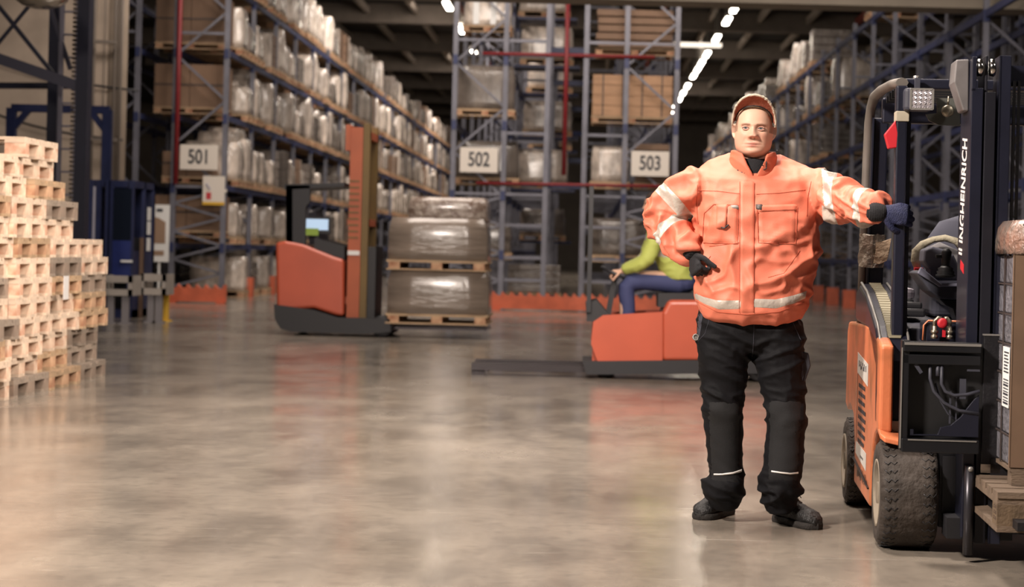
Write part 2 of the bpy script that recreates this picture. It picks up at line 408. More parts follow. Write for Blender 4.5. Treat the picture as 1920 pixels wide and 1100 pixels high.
def wrapped(mb, x0, x1, y0, y1, z0, z1, seed, amp=.02, m=0):
    r = random.Random(seed); rings = []; n = 9; K = max(5, int((z1-z0)/.14))
    for k in range(K+1):
        z = z0+(z1-z0)*k/K; ring = []
        ins = .05 if k == K else (.015 if k == K-1 else 0)
        for sx, sy, ex, ey in ((x0, y0, x1, y0), (x1, y0, x1, y1), (x1, y1, x0, y1), (x0, y1, x0, y0)):
            for j in range(4):
                f = j/4; x = sx+(ex-sx)*f; y = sy+(ey-sy)*f
                cx, cy = (x0+x1)/2, (y0+y1)/2
                d = Vector((x-cx, y-cy)); s_ = 1-(.05+ins/ .5 if j == 0 else ins/.5)*.6+r.uniform(-amp, amp)
                ring.append((cx+d.x*s_, cy+d.y*s_, z))
        rings.append(ring)
    mb.loft(rings, m)
def load_proto(kind):
    t = empty('wrapped_load', (0, 0, 0), 'x', 'pallet load')
    o = bpy.data.objects.new('pallet', _pal); COL.objects.link(o); o.parent = t
    mb = MB(); ms = [M_wrapW, M_cart, M_strap, M_wrapG]
    if kind == 0: wrapped(mb, -.58, .58, -.38, .38, .144, 1.08, 1); nm = 'goods'
    elif kind == 1:
        wrapped(mb, -.58, .58, -.39, -.02, .144, 1.12, 2); wrapped(mb, -.58, .58, .02, .39, .144, .92, 3); nm = 'goods'
    elif kind == 2:
        for k in range(4): mb.box((0, 0, .144+.11+k*.215), (1.14-.02*(k % 2), .76, .205), 3, None, .015)
    elif kind == 3:
        wrapped(mb, -.56, .56, -.36, .36, .144, .72, 4, .03, 3)
    elif kind == 4:
        for k in range(3):
            for j in (-1, 1): mb.box((0, j*.195, .144+.15+k*.3), (1.1, .375, .29), 1, None, .01)
        mb.b2((-.57, -.395, .144), (.57, -.385, 1.04), 0)
    else:
        wrapped(mb, -.57, .57, -.37, .37, .144, .98, 6, .02, 0); wrapped(mb, -.45, .3, -.2, .3, .98, 1.2, 8, .03, 0)
    mb.build('goods', ms, t)
    return t
protos = [load_proto(k) for k in range(6)]
KW = ['pale wrapped load', 'two-part pale wrapped load', 'grey wrapped layered load', 'low grey wrapped load', 'brown carton load', 'stepped pale wrapped load']
used = set()
def place(k, loc, label, group, rz=0, scale=None):
    if k not in used and scale is None:
        used.add(k); r = protos[k]; r.location = loc; r.rotation_euler = (0, 0, rz); r['label'] = label; r['group'] = group; return r
    return dup(protos[k], loc, label, group, rz, scale)
LN = ['the lowest shelf', 'the second shelf', 'the third shelf', 'the fourth shelf', 'the fifth shelf']
for li, z in enumerate(LV):
    c = 0
    for b in range(21):
        for j in range(3):
            far = b > 12
            if b == 0 and j == 0 and li != 4: continue
            if rnd.random() < (.19 if not far else .2): continue
            if li == 0 and b > 8: continue
            c += 1
            k = rnd.choice([0, 0, 1, 1, 5, 2, 3, 4]) if li not in (1,) or b > 1 else rnd.choice([0, 5, 1])
            place(k, (XA[1]-.5+rnd.uniform(-.03, .05), FY+b*BAY+.48+j*.91, z+(-.02)), '%s, left rack, %s, %s from the front' % (KW[k], LN[li].replace('the ', ''), nth(c)), 'wrapped loads in the left rack', rnd.uniform(-.03, .03)+(PI if rnd.random() < .5 else 0))
r8 = random.Random(8)
def vary(o, lo, hi):
    f = r8.uniform(lo, hi)
    for ch in o.children:
        if ch.name.startswith('goods'): ch.scale = (1, r8.uniform(.86, .98), f); ch.location.z = .144*(1-f)
for o in [o for o in COL.objects if o.get('group') == 'wrapped loads in the left rack']: vary(o, .66, 1.14)
c = 0
for b, j in ((0, 2), (1, 0), (1, 2), (2, 1), (3, 0), (3, 2), (4, 1)):
    c += 1; k = (0, 2, 5, 0, 2, 0, 1)[c-1]
    place(k, (XA[1]-.5, FY+b*BAY+.48+j*.91, 0), '%s on the floor under the left rack, %s behind the guard' % (KW[k], nth(c)), 'loads on the floor under the left rack')
# wide loads in the rack ends
def endload(x0, x1, z, h, style, label, y0=FY+.25, dy=.85, planks=True):
    cx = (x0+x1)/2; t = empty('rack_load', (cx, y0+dy/2, z), label, 'pallet load', 'loads in the rack ends')
    w = (x1-x0)
    mb = MB()
    for y in (-dy/2+.05, dy/2-.05):
        for x in (-w/2+.08, 0, w/2-.08): mb.box((x, y, .06), (.14, .1, .08), 1)
        mb.b2((-w/2, y-.05, 0), (w/2, y+.05, .022))
    mb.b2((-w/2, -dy/2, .1), (w/2, dy/2, .144)); mb.build('pallet', [M_wood, M_wood2], t)
    mb = MB()
    if style == 'crate':
        for k in range(4): mb.box((0, 0, .144+(k+.5)*h/4), (w-.04, dy-.02, h/4-.008), 0, None, .004)
        for x in (-w*.36, -w*.12, w*.12, w*.36): mb.b2((x-.012, -dy/2-.006, .144), (x+.012, dy/2, .144+h+.004), 1)
        mb.build('crate', [M_cart2, M_strap], t)
    elif style == 'carton':
        nb = 2
        for i in range(nb): mb.box((-w/2+(i+.5)*w/nb, 0, .144+h/2), (w/nb-.01, dy-.04, h), 0, None, .01)
        mb.b2((-w/2, -dy/2+.01, .144+h*.5), (w/2, -dy/2+.016, .144+h*.5+.03), 1)
        mb.build('cartons', [M_cart, M_strap], t)
    elif style == 'plank':
        for k in range(5): mb.box((rnd.uniform(-.03, .03), 0, .144+(k+.5)*h/5), (w-.06, dy-.04, h/5-.03), 0, None, .006)
        mb.build('boards', [M_cart], t)
    else:
        wrapped(mb, -w/2+.03, w/2-.03, -dy/2+.02, dy/2-.02, .144, .144+h, style, .012, 0)
        if style % 2:
            for x in (-w*.22, w*.12): mb.b2((x-.06, -dy/2-.01, .16), (x+.06, -dy/2+.03, .144+h), 1)
        mb.build('goods', [M_wrapG if style > 20 else M_wrapW, M_white], t)
a0, a1 = -8.85, -7.42
endload(a0, a1, LV[4], .95, 'carton', 'brown carton load top left in the end of rack 501')
endload(a0, a1, LV[3], .92, 'carton', 'brown carton load in rack end 501, second from the top of the photo')
endload(a0, a1, LV[2], .86, 'carton', 'brown carton load in rack end 501, third from the top of the photo')
endload(a0+.2, a1-.25, LV[1], .5, 'carton', 'low brown carton behind the sign 501')
endload(a0, a1, LV[0]+.1, .7, 'carton', 'brown carton load behind the notice sheet under sign 501')
b0, b1 = -2.74, -1.52
endload(b0+.1, b1-.1, 5.55, .62, 11, 'pale load with white straps at the top of rack 502')
endload(b0, b1, LV[2]+.1, .88, 22, 'grey wrapped load in rack end 502, above the sign')
endload(b0, b1+.12, LV[1]+.12, .74, 24, 'crumpled grey wrapped load behind the sign 502')
endload(b0+.15, b1, .95, .6, 26, 'grey wrapped load low down, just right of the reach truck load')
c0, c1 = .02, 1.68
endload(c0+.05, c1, 5.15, .8, 'plank', 'dark stacked boards at the top of rack 503')
endload(c0, c1, LV[2]+.02, .84, 'crate', 'strapped light wooden crate in rack 503 above the sign')
endload(c0, c0+.82, LV[1]+.1, .72, 12, 'shiny pale wrapped load left of the sign 503')
endload(c0+.9, c1, LV[1]+.1, .8, 'plank', 'stacked brown boards behind the sign 503')
endload(c0, c1-.4, .95, .75, 28, 'grey wrapped load low down behind the seated driver')
for i, (y, z, k) in enumerate(((41, 5.3, 0), (44, 3.9, 1), (40, 2.5, 0), (47, 5.2, 5), (50, 3.9, 0), (42, 6.5, 1), (39.5, .1, 2), (46, 1.4, 3))):
    t = place(k, (-1.0-.02*i, y, z), '%s deep in the gap right of sign 502, %s of eight' % (KW[k], nth(i+1)), 'loads seen through the ladder frames')
    # shelf under it
    tag(MB().b2((-.75, -.45, -.06), (.75, .45, 0)).build('deck_shelf', M_dblue, None, (-1.0-.02*i, y, z)), 'dark shelf carrying a load in the gap right of rack 502, %s of eight' % nth(i+1), 'shelf', 'dark shelves in the rack gap')
# right rack: sparse loads at bay, slot, level
D = [(14,0,4,0),(13,1,4,2),(11,2,4,0),(9,1,4,2),(7,1,4,0),(7,2,4,1),(6,1,4,1),(5,2,4,0),(5,1,4,2),(4,2,4,2),(12,1,3,0),(10,2,3,2),(8,2,3,2),(8,0,3,1),(6,0,3,3),(5,0,3,0),(4,0,3,2),(3,0,3,0),(14,0,2,0),(11,1,2,2),(9,0,2,0),(7,2,2,2),(6,1,2,0),(4,1,2,2),(3,2,2,2),(12,1,1,0),(9,2,1,2),(7,0,1,2),(5,1,1,0),(4,0,1,3),(13,0,0,2),(8,1,0,0),(6,1,0,2),(4,2,0,2),(1,0,4,2)]
have = set((b, j, l) for b, j, l, k in D)
for b in range(9, 21):
    for j in range(3):
        for l in (1, 2, 3, 4):
            if (b, j, l) not in have and rnd.random() < .42: D.append((b, j, l, rnd.choice([0, 1, 0, 2, 5])))
for i, (b, j, l, k) in enumerate(D):
    place(k, (XD[0]+.52, FY+b*BAY+.48+j*.91 - 0*BAY, LV[l]-.02), '%s, right rack, %s, %s bay, %s slot' % (KW[k], LN[l].replace('the ', ''), nth(b+1), ('near', 'middle', 'far')[j]), 'loads in the right rack')
for o in [o for o in COL.objects if o.get('group') == 'loads in the right rack']: vary(o, .6, 1.1)
for i, (u, v, Y, k) in enumerate(((1590, 560, 40, 0), (1530, 560, 47, 2))): pass
for k in range(6):
    if k not in used:
        for ch in list(protos[k].children): bpy.data.objects.remove(ch)
        bpy.data.objects.remove(protos[k])
# ---------------------------------------------------------------- stack of empty pallets on the left
X0 = -4.05
p0 = tag(bpy.data.objects.new('wooden_pallet', _pal), 'x', 'pallet', 'empty wooden pallets in the big stack'); COL.objects.link(p0)
_pal2 = pallet_mesh().mesh('pallet_light', [mat('fresh pallet wood', 'dac3ac', .75, 0, .25, 5, .3, 40, rnd=.12, stretch=(1, 6, 6)), mat('fresh end grain', 'dec5ad', .8, 0, .35, 9, rnd=.12, col2='b98266')])
_pal3 = pallet_mesh().mesh('pallet_grey', [mat('weathered pallet wood', '98897a', .85, 0, .3, 5, .3, 40, rnd=.15, stretch=(1, 6, 6)), mat('weathered end grain', '8f7d6e', .8, 0, .35, 9, rnd=.15)])
r5 = random.Random(5)
edge = {9: 14.33, 10: 14.33, 11: 14.02, 12: 13.84, 13: 13.77}
first = True
for L in range(1, 14):
    y1 = edge.get(L, 15.3)
    if L in (3,): y1 -= .12
    if L == 4: y1 += .0
    off = [0, .05, -.1, .0, .06, -.02, .03, 0, 0, 0, 0, 0, 0, 0][L]
    n = 5 if L < 13 else 1
    for k in range(n):
        yc = y1-.41-.815*k+off
        if yc < 11.3: continue
        if L == 13: pass
        o = p0 if first else p0.copy()
        if not first: COL.objects.link(o)
        first = False
        q = r5.random()
        o.data = _pal2 if q < .55 else (_pal if q < .82 else _pal3)
        if L in (1, 2) and k == 0: o.data = _pal3
        o.location = (X0-.6+r5.uniform(-.05, .03), yc+r5.uniform(-.01, .01), (L-1)*.1441)
        o.rotation_euler = (0, 0, r5.uniform(-.025, .025))
        shade = {0: 'pinkish fresh', 1: 'tan', 2: 'greyish'}[0 if o.data == _pal2 else (1 if o.data == _pal else 2)]
        o['label'] = 'empty %s wooden pallet, %s layer up, %s from the right end of the stack' % (shade, nth(L), nth(k+1))
tag(MB().b2((0, -.065, -.09), (.004, .065, .09)).build('paper_note', mat('note paper', 'c9c6c4', .6), None, (X0+.085, 13.83, .78)), 'white paper note stuck on the side of the pallet stack', 'paper')
# ---------------------------------------------------------------- dark steel frame with ladder
GY = 22.0
M_ds = mat('dark steel', '1c1d2b', .45, .2, .2, 3)
t = empty('lift_frame', (P(150, 500, GY).x, GY, 0), 'tall dark blue steel lift frame with crossed braces behind the pallets', 'steel frame')
def Lc(p): return p-t.location
def gz(u, v, Y=GY): return Lc(P(u, v, Y))
def post(u, w, Y, d=.14, ztop=7.3, name='post', m=M_ds, utop=None):
    x = gz(u, 300, Y).x; MB().b2((x-w/2, Y-GY-d/2, 0), (x+w/2, Y-GY+d/2, ztop)).build(name, m, t)
post(154, .14, GY, .2); post(99, .13, 24, .2); post(-40, .14, GY, .2); post(-120, .14, 24, .2)
MB().bar(gz(-140, 62), gz(151, 163), .13, .16, up=(0, 1, 0)).build('beam', mat('frame beam grey', '34333f', .5, .2), t)
MB().bar(gz(-140, 160, 24), gz(152, 161, 24), .08, .08, up=(0, 1, 0)).build('beam', M_ds, t)
MB().bar(gz(-20, -10, 23), gz(98, 136, 23), .05, .05, up=(0, 1, 0)).build('brace', M_ds, t)
MB().bar(gz(80, -20, 23), gz(-60, 150, 23), .04, .04, up=(0, 1, 0)).build('brace', M_ds, t)
MB().bar(gz(84, -20, 23), gz(132, 130, 23), .05, .05, up=(0, 1, 0)).build('brace', mat('frame beam grey', '34333f'), t)
# cable chain strip beside the post
mb = MB()
for i in range(110): mb.box((gz(139, 300, 22.2).x, .2, 1.0+i*.055), (.10, .06, .03))
mb.build('cable_chain', mat('cable chain', '6a6058', .6), t)
ld = empty('ladder', (P(122, 500, 23).x, 23, 0), 'grey fixed ladder running up inside the dark steel frame', 'ladder')
for x in (-.11, .11): MB().b2((x-.022 - (0 if x < 0 else .02), -.03, .0), (x+.022, .03, 7.2)).build('rail', mat('ladder grey', '6b6873', .5, .2), ld)
for i in range(24): MB().b2((-.1, -.015, .25+i*.29), (.1, .015, .275+i*.29)).build('rung', mat('ladder grey', '6b6873'), ld)
# inner portal on the wall side
pt = empty('portal_frame', (P(110, 500, 28).x, 28, 0), 'thin dark blue portal frame standing against the concrete wall', 'steel frame')
def pz(u, v): return P(u, v, 28)-pt.location
z = pz(60, 203).z
MB().bar((pz(20, 300).x, 0, z), (pz(204, 300).x, 0, z), .12, .1, up=(0, 1, 0)).build('crossbar', M_dblue, pt)
for u in (20, 200):
    x = pz(u, 300).x; s_ = 1 if u < 100 else -1
    MB().b2((x-.07, -.06, 0), (x+.07, .06, z)).bar((x, 0, z-.35), (x+s_*.28, 0, z), .09, .09, up=(0, 1, 0)).build('upright', M_dblue, pt)
# conduits on the wall
for i, (u, w) in enumerate(((171, .05), (190, .02), (210, .05), (216, .03), (222, .06))):
    p = P(u, 300, 33.1); tag(MB().cyl((p.x, 33.12, 0), (p.x, 33.12, 10.5), w/2, 8).build('wall_conduit', mat('conduit', '6f665e', .5)), 'thin upright conduit on the pale wall, %s from the dark steel post' % nth(i+1), 'conduit', 'conduits on the pale wall')
for i, (v, d) in enumerate(((77, 0), (260, 0))):
    a, b = P(163, v, 32.9), P(218, v+2, 32.9)
    tag(MB().bar(a, b, .10, .05).build('conduit_bracket', mat('conduit', '6f665e')), ('upper' if i == 0 else 'lower')+' bracket bar crossing the wall conduits', 'bracket')
a, b = P(0, 108, 33.1), P(90, 128, 33.1)
for i, (a, b) in enumerate(((P(-60, 95, 33.12), P(260, 170, 33.12)), (P(-60, 195, 33.12), P(230, 262, 33.12)))):
    pts = [a.lerp(b, k/12)+Vector((0, 0, -.12*math.sin(PI*k/12))) for k in range(13)]
    tag(MB().tube(pts, .02, 6).build('wall_cable', M_black), ('upper' if i == 0 else 'lower')+' slack cable drooping across the pale wall', 'cable')
# shiny lamp dome at the top left corner
p = P(77, 17, 19); t = empty('dome_lamp', p, 'shiny silver dome lamp hanging in the top left corner', 'lamp')
MB().lathe([(0.001, 0), (.10, .008), (.19, .035), (.25, .075), (.27, .10), (.275, .13), (.2, .14), (.18, .3), (.08, .4), (.001, .41)], 40).build('dome', mat('polished metal', 'b8b2aa', .18, 1.), t)
MB().cyl((0, 0, .4), (0, 0, 7.4-p.z), .012, 8).build('suspension_rod', M_black, t)
# ---------------------------------------------------------------- blue machine and conveyor ends
MY = 27.0
x0, x1 = P(163, 470, MY).x, P(250, 470, MY).x; zt = P(220, 338, MY).z
t = empty('strapping_machine', ((x0+x1)/2, MY, 0), 'dark blue caged machine with glazed door behind the pallet stack', 'machine')
w = x1-x0
def bb(n, a, b, m): return MB().b2(a, b).build(n, m, t)
MB().b2((-w/2, 0, .0), (w/2, 1.3, .12)).b2((-w/2, 0, zt-.1), (w/2, 1.3, zt)).b2((-w/2, 1.25, 0), (w/2, 1.3, zt)).b2((w/2-.02, 0, 0), (w/2, 1.3, 1.0)).b2((w/2-.05, .62, 0), (w/2, .68, zt)).b2((w/2-.05, 1.2, 0), (w/2, 1.3, zt)).build('frame', M_dblue, t)
for x in (-w/2+.04, -w/2+.16, -w/2+.30, w/2-.34, w/2-.04): MB().b2((x-.035, -.04, 0), (x+.035, .04, zt)).build('post', M_dblue, t)
bb('door_panel', (w/2-.30, -.05, .55), (w/2-.03, -.01, 1.15), mat('door blue', '23306e', .4, .1, .3, 3))
MB().b2((w/2-.30, -.045, 1.15), (w/2-.03, -.02, zt-.12)).build('door_glass', mat('dark glass', '141a26', .1), t)
MB().b2((w/2-.16, -.1, .83), (w/2+.01, -.06, .86)).build('handle', M_white, t)
for i, x in enumerate((-w/2+.1, -w/2+.28)): bb('white_strip', (x-.02, -.03, .5), (x+.02, -.01, zt-.1), mat('dull white', '9a98a4', .5))
for z in (1.0, 1.25, 1.47): bb('safety_label', (w/2+.002, .80, z), (w/2+.012, 1.0, z+.2), M_white)
bb('motor', (-w/2+.1, .4, .12), (w/2-.1, 1.1, 1.2), M_black)
bb('brown_pole', (w/2+.02, .3, 0), (w/2+.07, .36, 1.2), mat('brown pole', '5d4636', .6))
def conv(u0, u1, v0, v1, Y, label):
    a, b = P(u0, v1, Y), P(u1, v0, Y); t = empty('conveyor_end', ((a.x+b.x)/2, Y, 0), label, 'conveyor')
    w = (b.x-a.x)/2; z0, z1 = a.z, b.z; h = z1-z0
    MB().b2((-w, -.05, z1-h*.35), (w, .0, z1)).b2((-w, -.05, z0), (w, 0, z0+h*.32)).b2((-w, -.05, z0), (-w+.05, 0, z1)).b2((w-.05, -.05, z0), (w, 0, z1)).b2((-w, 0, z0), (-w+.05, .5, z1)).b2((w-.05, 0, z0), (w, .5, z1)).build('side_frame', mat('conveyor grey', 'a09890', .5, .2, .2, 4), t)
    for k in range(2): MB().cyl((-w+.05, .1+k*.22, z1-.06), (w-.05, .1+k*.22, z1-.06), .04, 10).build('roller', M_black, t)
    for x in (-w+.14, w-.1):
        MB().b2((x-.045, .0, 0), (x+.045, .08, z0)).b2((x-.08, -.03, 0), (x+.08, .12, .02)).build('leg', mat('conveyor leg', '767274', .5, .2), t)
conv(188, 249, 517, 553, 25.0, 'left grey conveyor end on legs in front of the blue machine')
conv(264, 312, 514, 552, 25.6, 'right grey conveyor end on legs beside the orange guard')
p = PF(305, 598); tag(MB().b2((-.05, -.05, 0), (.05, .05, .5)).b2((-.09, -.09, 0), (.09, .09, .02)).build('bollard', M_yellow, None, (P(303, 590, 26).x, 26.2, 0)), 'small yellow post beside the right conveyor end', 'bollard')
0 and struct('trim_40', MB().b2((-14, 22.5, 0), (-5.6, 29.5, .012)), mat('light floor band', '9a8d80', .5, 0, .2, 2))
# ---------------------------------------------------------------- reach truck carrying wrapped goods (centre left)
TY = 23.6
o = P(640, 600, TY); t = empty('reach_truck', (o.x, TY, 0), 'orange reach truck with tall mast carrying two wrapped loads', 'reach truck')
def q(u, v, Y=TY): r = P(u, v, Y)-Vector((o.x, TY, 0)); return (r.x, r.z)
M_to = mat('truck orange', 'b85339', .4, 0, .12, 2, coat=.2)
M_to2 = mat('mast orange', 'a9522c', .45, 0, .2, 2)
M_mo = mat('mast olive', '6b5220', .5, 0, .2, 2)
M_tb = mat('truck black', '1b1a1e', .5)
body = [q(532, 580), q(530, 455), q(548, 452), q(580, 458), q(640, 482), q(655, 486), q(655, 590), q(640, 588), q(600, 575)]
MB().prism(body, -.55, .55, 'y').build('body', M_to, t)
bv = t.children[-1].modifiers.new('b', 'BEVEL'); bv.width = .04; bv.segments = 3
MB().prism([q(528, 568), q(600, 578), q(645, 592), q(740, 594), q(742, 618), q(700, 622), q(560, 618), q(540, 612), q(530, 595)], -.6, .6, 'y').build('chassis', M_tb, t)
MB().prism([q(548, 470), q(548, 350), q(592, 350), q(592, 380), q(584, 390), q(584, 466)], -.5, -.42, 'y').prism([q(548, 470), q(548, 350), q(560, 350), q(560, 470)], -.5, .5, 'y').prism([q(545, 358), q(545, 348), q(655, 345), q(655, 352)], -.5, .5, 'y').build('overhead_guard', M_tb, t)
MB().prism([q(586, 458), q(584, 400), q(598, 396), q(610, 455)], -.3, .35, 'y').build('seat_back', mat('dark seat', '23202a', .7), t)
MB().prism([q(600, 470), q(600, 446), q(655, 462), q(655, 486)], -.5, .5, 'y').build('console', M_tb, t)
sx, sz = q(605, 424)
MB().box((sx, -.45, sz), (.34, .05, .22), 0, None, .015).build('screen_housing', M_tb, t)
MB().box((sx, -.48, sz+.015), (.28, .01, .14)).build('screen', mat('lit screen', '9db6d0', .3, emit=.7), t)
MB().box((sx-.06, -.49, sz-.08), (.16, .01, .09)).build('green_label', mat('green label', '7f9a35', .5), t)
MB().b2((sx-.02, -.44, sz-.35), (sx+.02, -.40, sz-.1)).build('screen_arm', M_tb, t)
xa, xb = q(663, 400)[0], q(699, 400)[0]; zt = q(680, 236)[1]
for y in (-.42, .42):
    MB().b2((xa, y-.06, .15), (xb-.09, y+.06, zt-.05)).build('mast_rail', M_to2, t)
    MB().b2((xb-.085, y-.06, .15), (xb, y+.06, zt)).build('mast_rail', M_mo, t)
for z in (zt-.1, 1.5, .5): MB().b2((xa-.02, -.45, z-.09), (xb, .45, z)).build('mast_crossbar', M_to2, t)
MB().b2((xa-.06, -.5, zt-.35), (xa, .5, zt-.02)).build('mast_head', M_to2, t)
for k in range(10): MB().b2((xa-.005, -.485, 1.25+k*.08), (xb-.12, -.48, 1.27+k*.08)).build('mast_mark', M_mo, t)
MB().b2((xa, -.49, q(680, 478)[1]), (xb-.1, -.48, q(680, 470)[1])).build('white_plate', M_white, t)
MB().b2((xb, -.4, .15), (xb+.1, .4, 1.15)).build('fork_carriage', M_tb, t)
for y in (-.3, .3): MB().b2((xb+.1, y-.07, .10), (xb+1.55, y+.07, .14)).build('fork', mat('fork steel', '4a4648', .35, .8), t)
def wheel(name, x, y, z, r, wd, par, ax='y', hub=M_white):
    mb = MB(); prof = [(r*.55, -wd/2), (r*.93, -wd/2), (r, -wd*.38), (r, wd*.38), (r*.93, wd/2), (r*.55, wd/2)]
    mb.lathe(prof, 28, 0, Matrix.Translation((x, y, z)), ax); o = mb.build(name, M_tb, par)
    MB().lathe([(.001, -wd*.4), (r*.5, -wd*.42), (r*.56, -wd*.3), (r*.56, wd*.3), (r*.5, wd*.42), (.001, wd*.4)], 20, 0, Matrix.Translation((x, y, z)), ax).build('hub', hub, o)
    return o
wheel('wheel', q(565, 600)[0], .2, .17, .17, .14, t); 
for y in (-.5, .5): wheel('wheel', q(725, 600)[0], y, .14, .14, .12, t)
def wload(u0, u1, v0, v1, Y, label, cap=None):
    a, b = P(u0, v1, Y), P(u1, v0, Y); w = (b.x-a.x); cx = (a.x+b.x)/2
    t = empty('wrapped_load', (cx, Y+.6, a.z), label, 'pallet load', 'wrapped loads on the reach truck')
    mb = MB()
    for y in (-.55, 0, .55): mb.b2((-w/2, y-.06, 0), (w/2, y+.06, .02)); [mb.box((x, y, .06), (.14, .1, .08), 1) for x in (-w/2+.1, 0, w/2-.1)]
    mb.b2((-w/2, -.6, .1), (w/2, .6, .13)); mb.build('pallet', [M_wood, M_wood2], t)
    h = b.z-a.z; mb = MB(); hh = h-.0 if not cap else h-cap
    wrapped(mb, -w/2, w/2, -.6, .6, .13, hh, int(u0+v0), .008)
    mb.build('goods', mat('silver grey wrap', '84776c', .22, 0, .35, 1.6, .7, 5, coat=.6, stretch=(.6, .6, 3)), t)
    if cap:
        mb = MB(); wrapped(mb, -w/2+.25, w/2-.02, -.55, .55, hh-.02, h, 77, .012); mb.build('wrapped_top', mat('crinkled wrap', '6e5b50', .15, 0, .5, 9, 1., 22, coat=.8, col2='a89c92'), t)
wload(722, 917, 508, 606, TY-.6, 'lower wrapped load on the forks of the reach truck')
wload(724, 916, 371, 505, TY-.6, 'upper wrapped load with crinkled top on the reach truck', .27)
# ---------------------------------------------------------------- low pallet truck with seated driver, behind the man
VY = 16.9
o = P(1230, 700, VY); t = empty('pallet_truck', (o.x, VY, 0), 'low orange ride-on truck passing behind the man', 'truck')
TRUCKO = Vector((o.x, VY, 0))
def q(u, v, Y=VY): r = P(u, v, Y)-TRUCKO; return (r.x, r.z)
b = MB().prism([q(1238, 672), q(1238, 584), q(1250, 560), q(1440, 560), q(1462, 575), q(1470, 672)], -.4, .4, 'y').build('body', M_to, t)
bv = b.modifiers.new('b', 'BEVEL'); bv.width = .04; bv.segments = 3
for s_ in (-1, 1):
    b = MB().prism([q(1120, 672), q(1108, 640), q(1112, 600), q(1130, 588), q(1239, 582), q(1239, 672)], s_*.33, s_*.4, 'y').build('side_skirt', M_to, t)
MB().prism([q(1110, 672), q(1112, 600), q(1135, 600), q(1140, 672)], -.33, .33, 'y').build('nose', M_to, t)
MB().b2((q(1130, 0)[0], -.33, .26), (q(1240, 0)[0], .33, .30)).build('footwell_floor', M_tb, t)
MB().prism([q(1100, 696), q(1092, 672), q(1478, 668), q(1475, 694)], -.42, .42, 'y').build('chassis', M_tb, t)
MB().prism([q(1100, 600), q(1098, 566), q(1118, 560), q(1140, 586), q(1140, 600)], -.36, .36, 'y').build('dark_hood', M_tb, t)
MB().b2((q(1240, 0)[0], -.38, q(1300, 562)[1]+0), (q(1440, 0)[0], .38, q(1300, 562)[1]+.03)).build('deck', mat('grey deck', '77706e', .5), t) if 0 else None
for y in (-.26, .26): MB().b2((q(905, 0)[0], y-.09, .05), (q(1118, 0)[0], y+.09, .11)).b2((q(905, 0)[0], y-.05, 0), (q(905, 0)[0]+.12, y+.05, .06)).build('fork', mat('fork steel', '4a4648'), t)
x = q(1108, 400)[0]; zt = q(1108, 352)[1]
mb = MB()
for y in (-.38, .38): mb.b2((x-.02, y-.02, .6), (x+.02, y+.02, zt))
mb.b2((x-.02, -.38, zt-.04), (x+.02, .38, zt)).b2((x-.02, -.38, .75), (x+.02, .38, .79)); mb.build('load_guard', M_tb, t)
mb = MB()
for i in range(9): mb.b2((x-.004, -.38, .86+i*.1), (x+.004, .38, .866+i*.1))
for i in range(8): mb.b2((x-.004, -.33+i*.094, .75), (x+.004, -.326+i*.094, zt))
mb.build('guard_mesh', M_steel, t)
MB().bar((q(1140, 590)[0], 0, q(1140, 590)[1]), (q(1153, 520)[0], 0, q(1153, 520)[1]), .05, .05, up=(0, 1, 0)).build('steering_column', M_tb, t)
MB().lathe([(.13, -.015), (.16, -.015), (.16, .015), (.13, .015), (.13, -.015)], 24, 0, Matrix.Translation((q(1155, 514)[0], 0, q(1155, 514)[1])) @ Matrix.Rotation(R(25), 4, 'Y')).build('steering_wheel', M_tb, t)
MB().prism([q(1232, 574), q(1232, 548), q(1302, 548), q(1318, 470), q(1334, 470), q(1332, 574)], -.25, .25, 'y').build('seat', M_tb, t)
for u, y, r in ((1138, .26, .12), (1135, -.26, .12), (1420, .3, .13), (1420, -.3, .13)): wheel('wheel', q(u, 690)[0], y, r, r, .1, t)
TRUCKQ = q
# ---------------------------------------------------------------- forklift in the right foreground (faces the camera)
FO = Vector((1.73, 7.25, 0)); FA = R(-3.5)
fk = empty('forklift', FO, 'orange and dark blue forklift facing the camera, gripped by the man', 'forklift', None, FA)
_inv = Matrix.Rotation(-FA, 3, 'Z')
def _ray(u, v):
    x, y = unroll(u, v); return _inv @ (Vector((0, 0, EYE))-FO), _inv @ Vector((x/FPX, 1, -y/FPX))
def fl(u, v, ly): o, d = _ray(u, v); return o+d*((ly-o.y)/d.y)
def fx(u, v, lx): o, d = _ray(u, v); return o+d*((lx-o.x)/d.x)
M_fn = mat('forklift navy', '1c1e2d', .38, .2, .3, 4, .04, 50, coat=.25)
M_fd = mat('forklift dark steel', '101116', .45, .2, .3, 6)
M_fo = mat('forklift orange', 'c6714a', .42, 0, .3, 5, .1, 30, coat=.15, col2='8f5a38', vlo=.48, vhi=.72)
M_fe = mat('worn edge metal', '8d8a86', .4, .5)
M_fg = mat('forklift grey plastic', '373843', .55, 0, .2, 5)
M_rub = mat('tyre rubber', '39312b', .8, 0, .35, 9, .5, 40)
M_dirt = mat('dusty rim', '8a7f70', .7, .1, .4, 8)
M_chr = mat('chrome', 'b9b6b2', .15, 1.)
M_beige = mat('beige fabric', '9b9480', .85, 0, .2, 20, .3, 80)
def fb(n, mb, m, bev=0, par=None):
    o = mb.build(n, m, par or fk)
    if bev: b = o.modifiers.new('b', 'BEVEL'); b.width = bev; b.segments = 3; b.limit_method = 'ANGLE'; b.angle_limit = R(40)
    return o
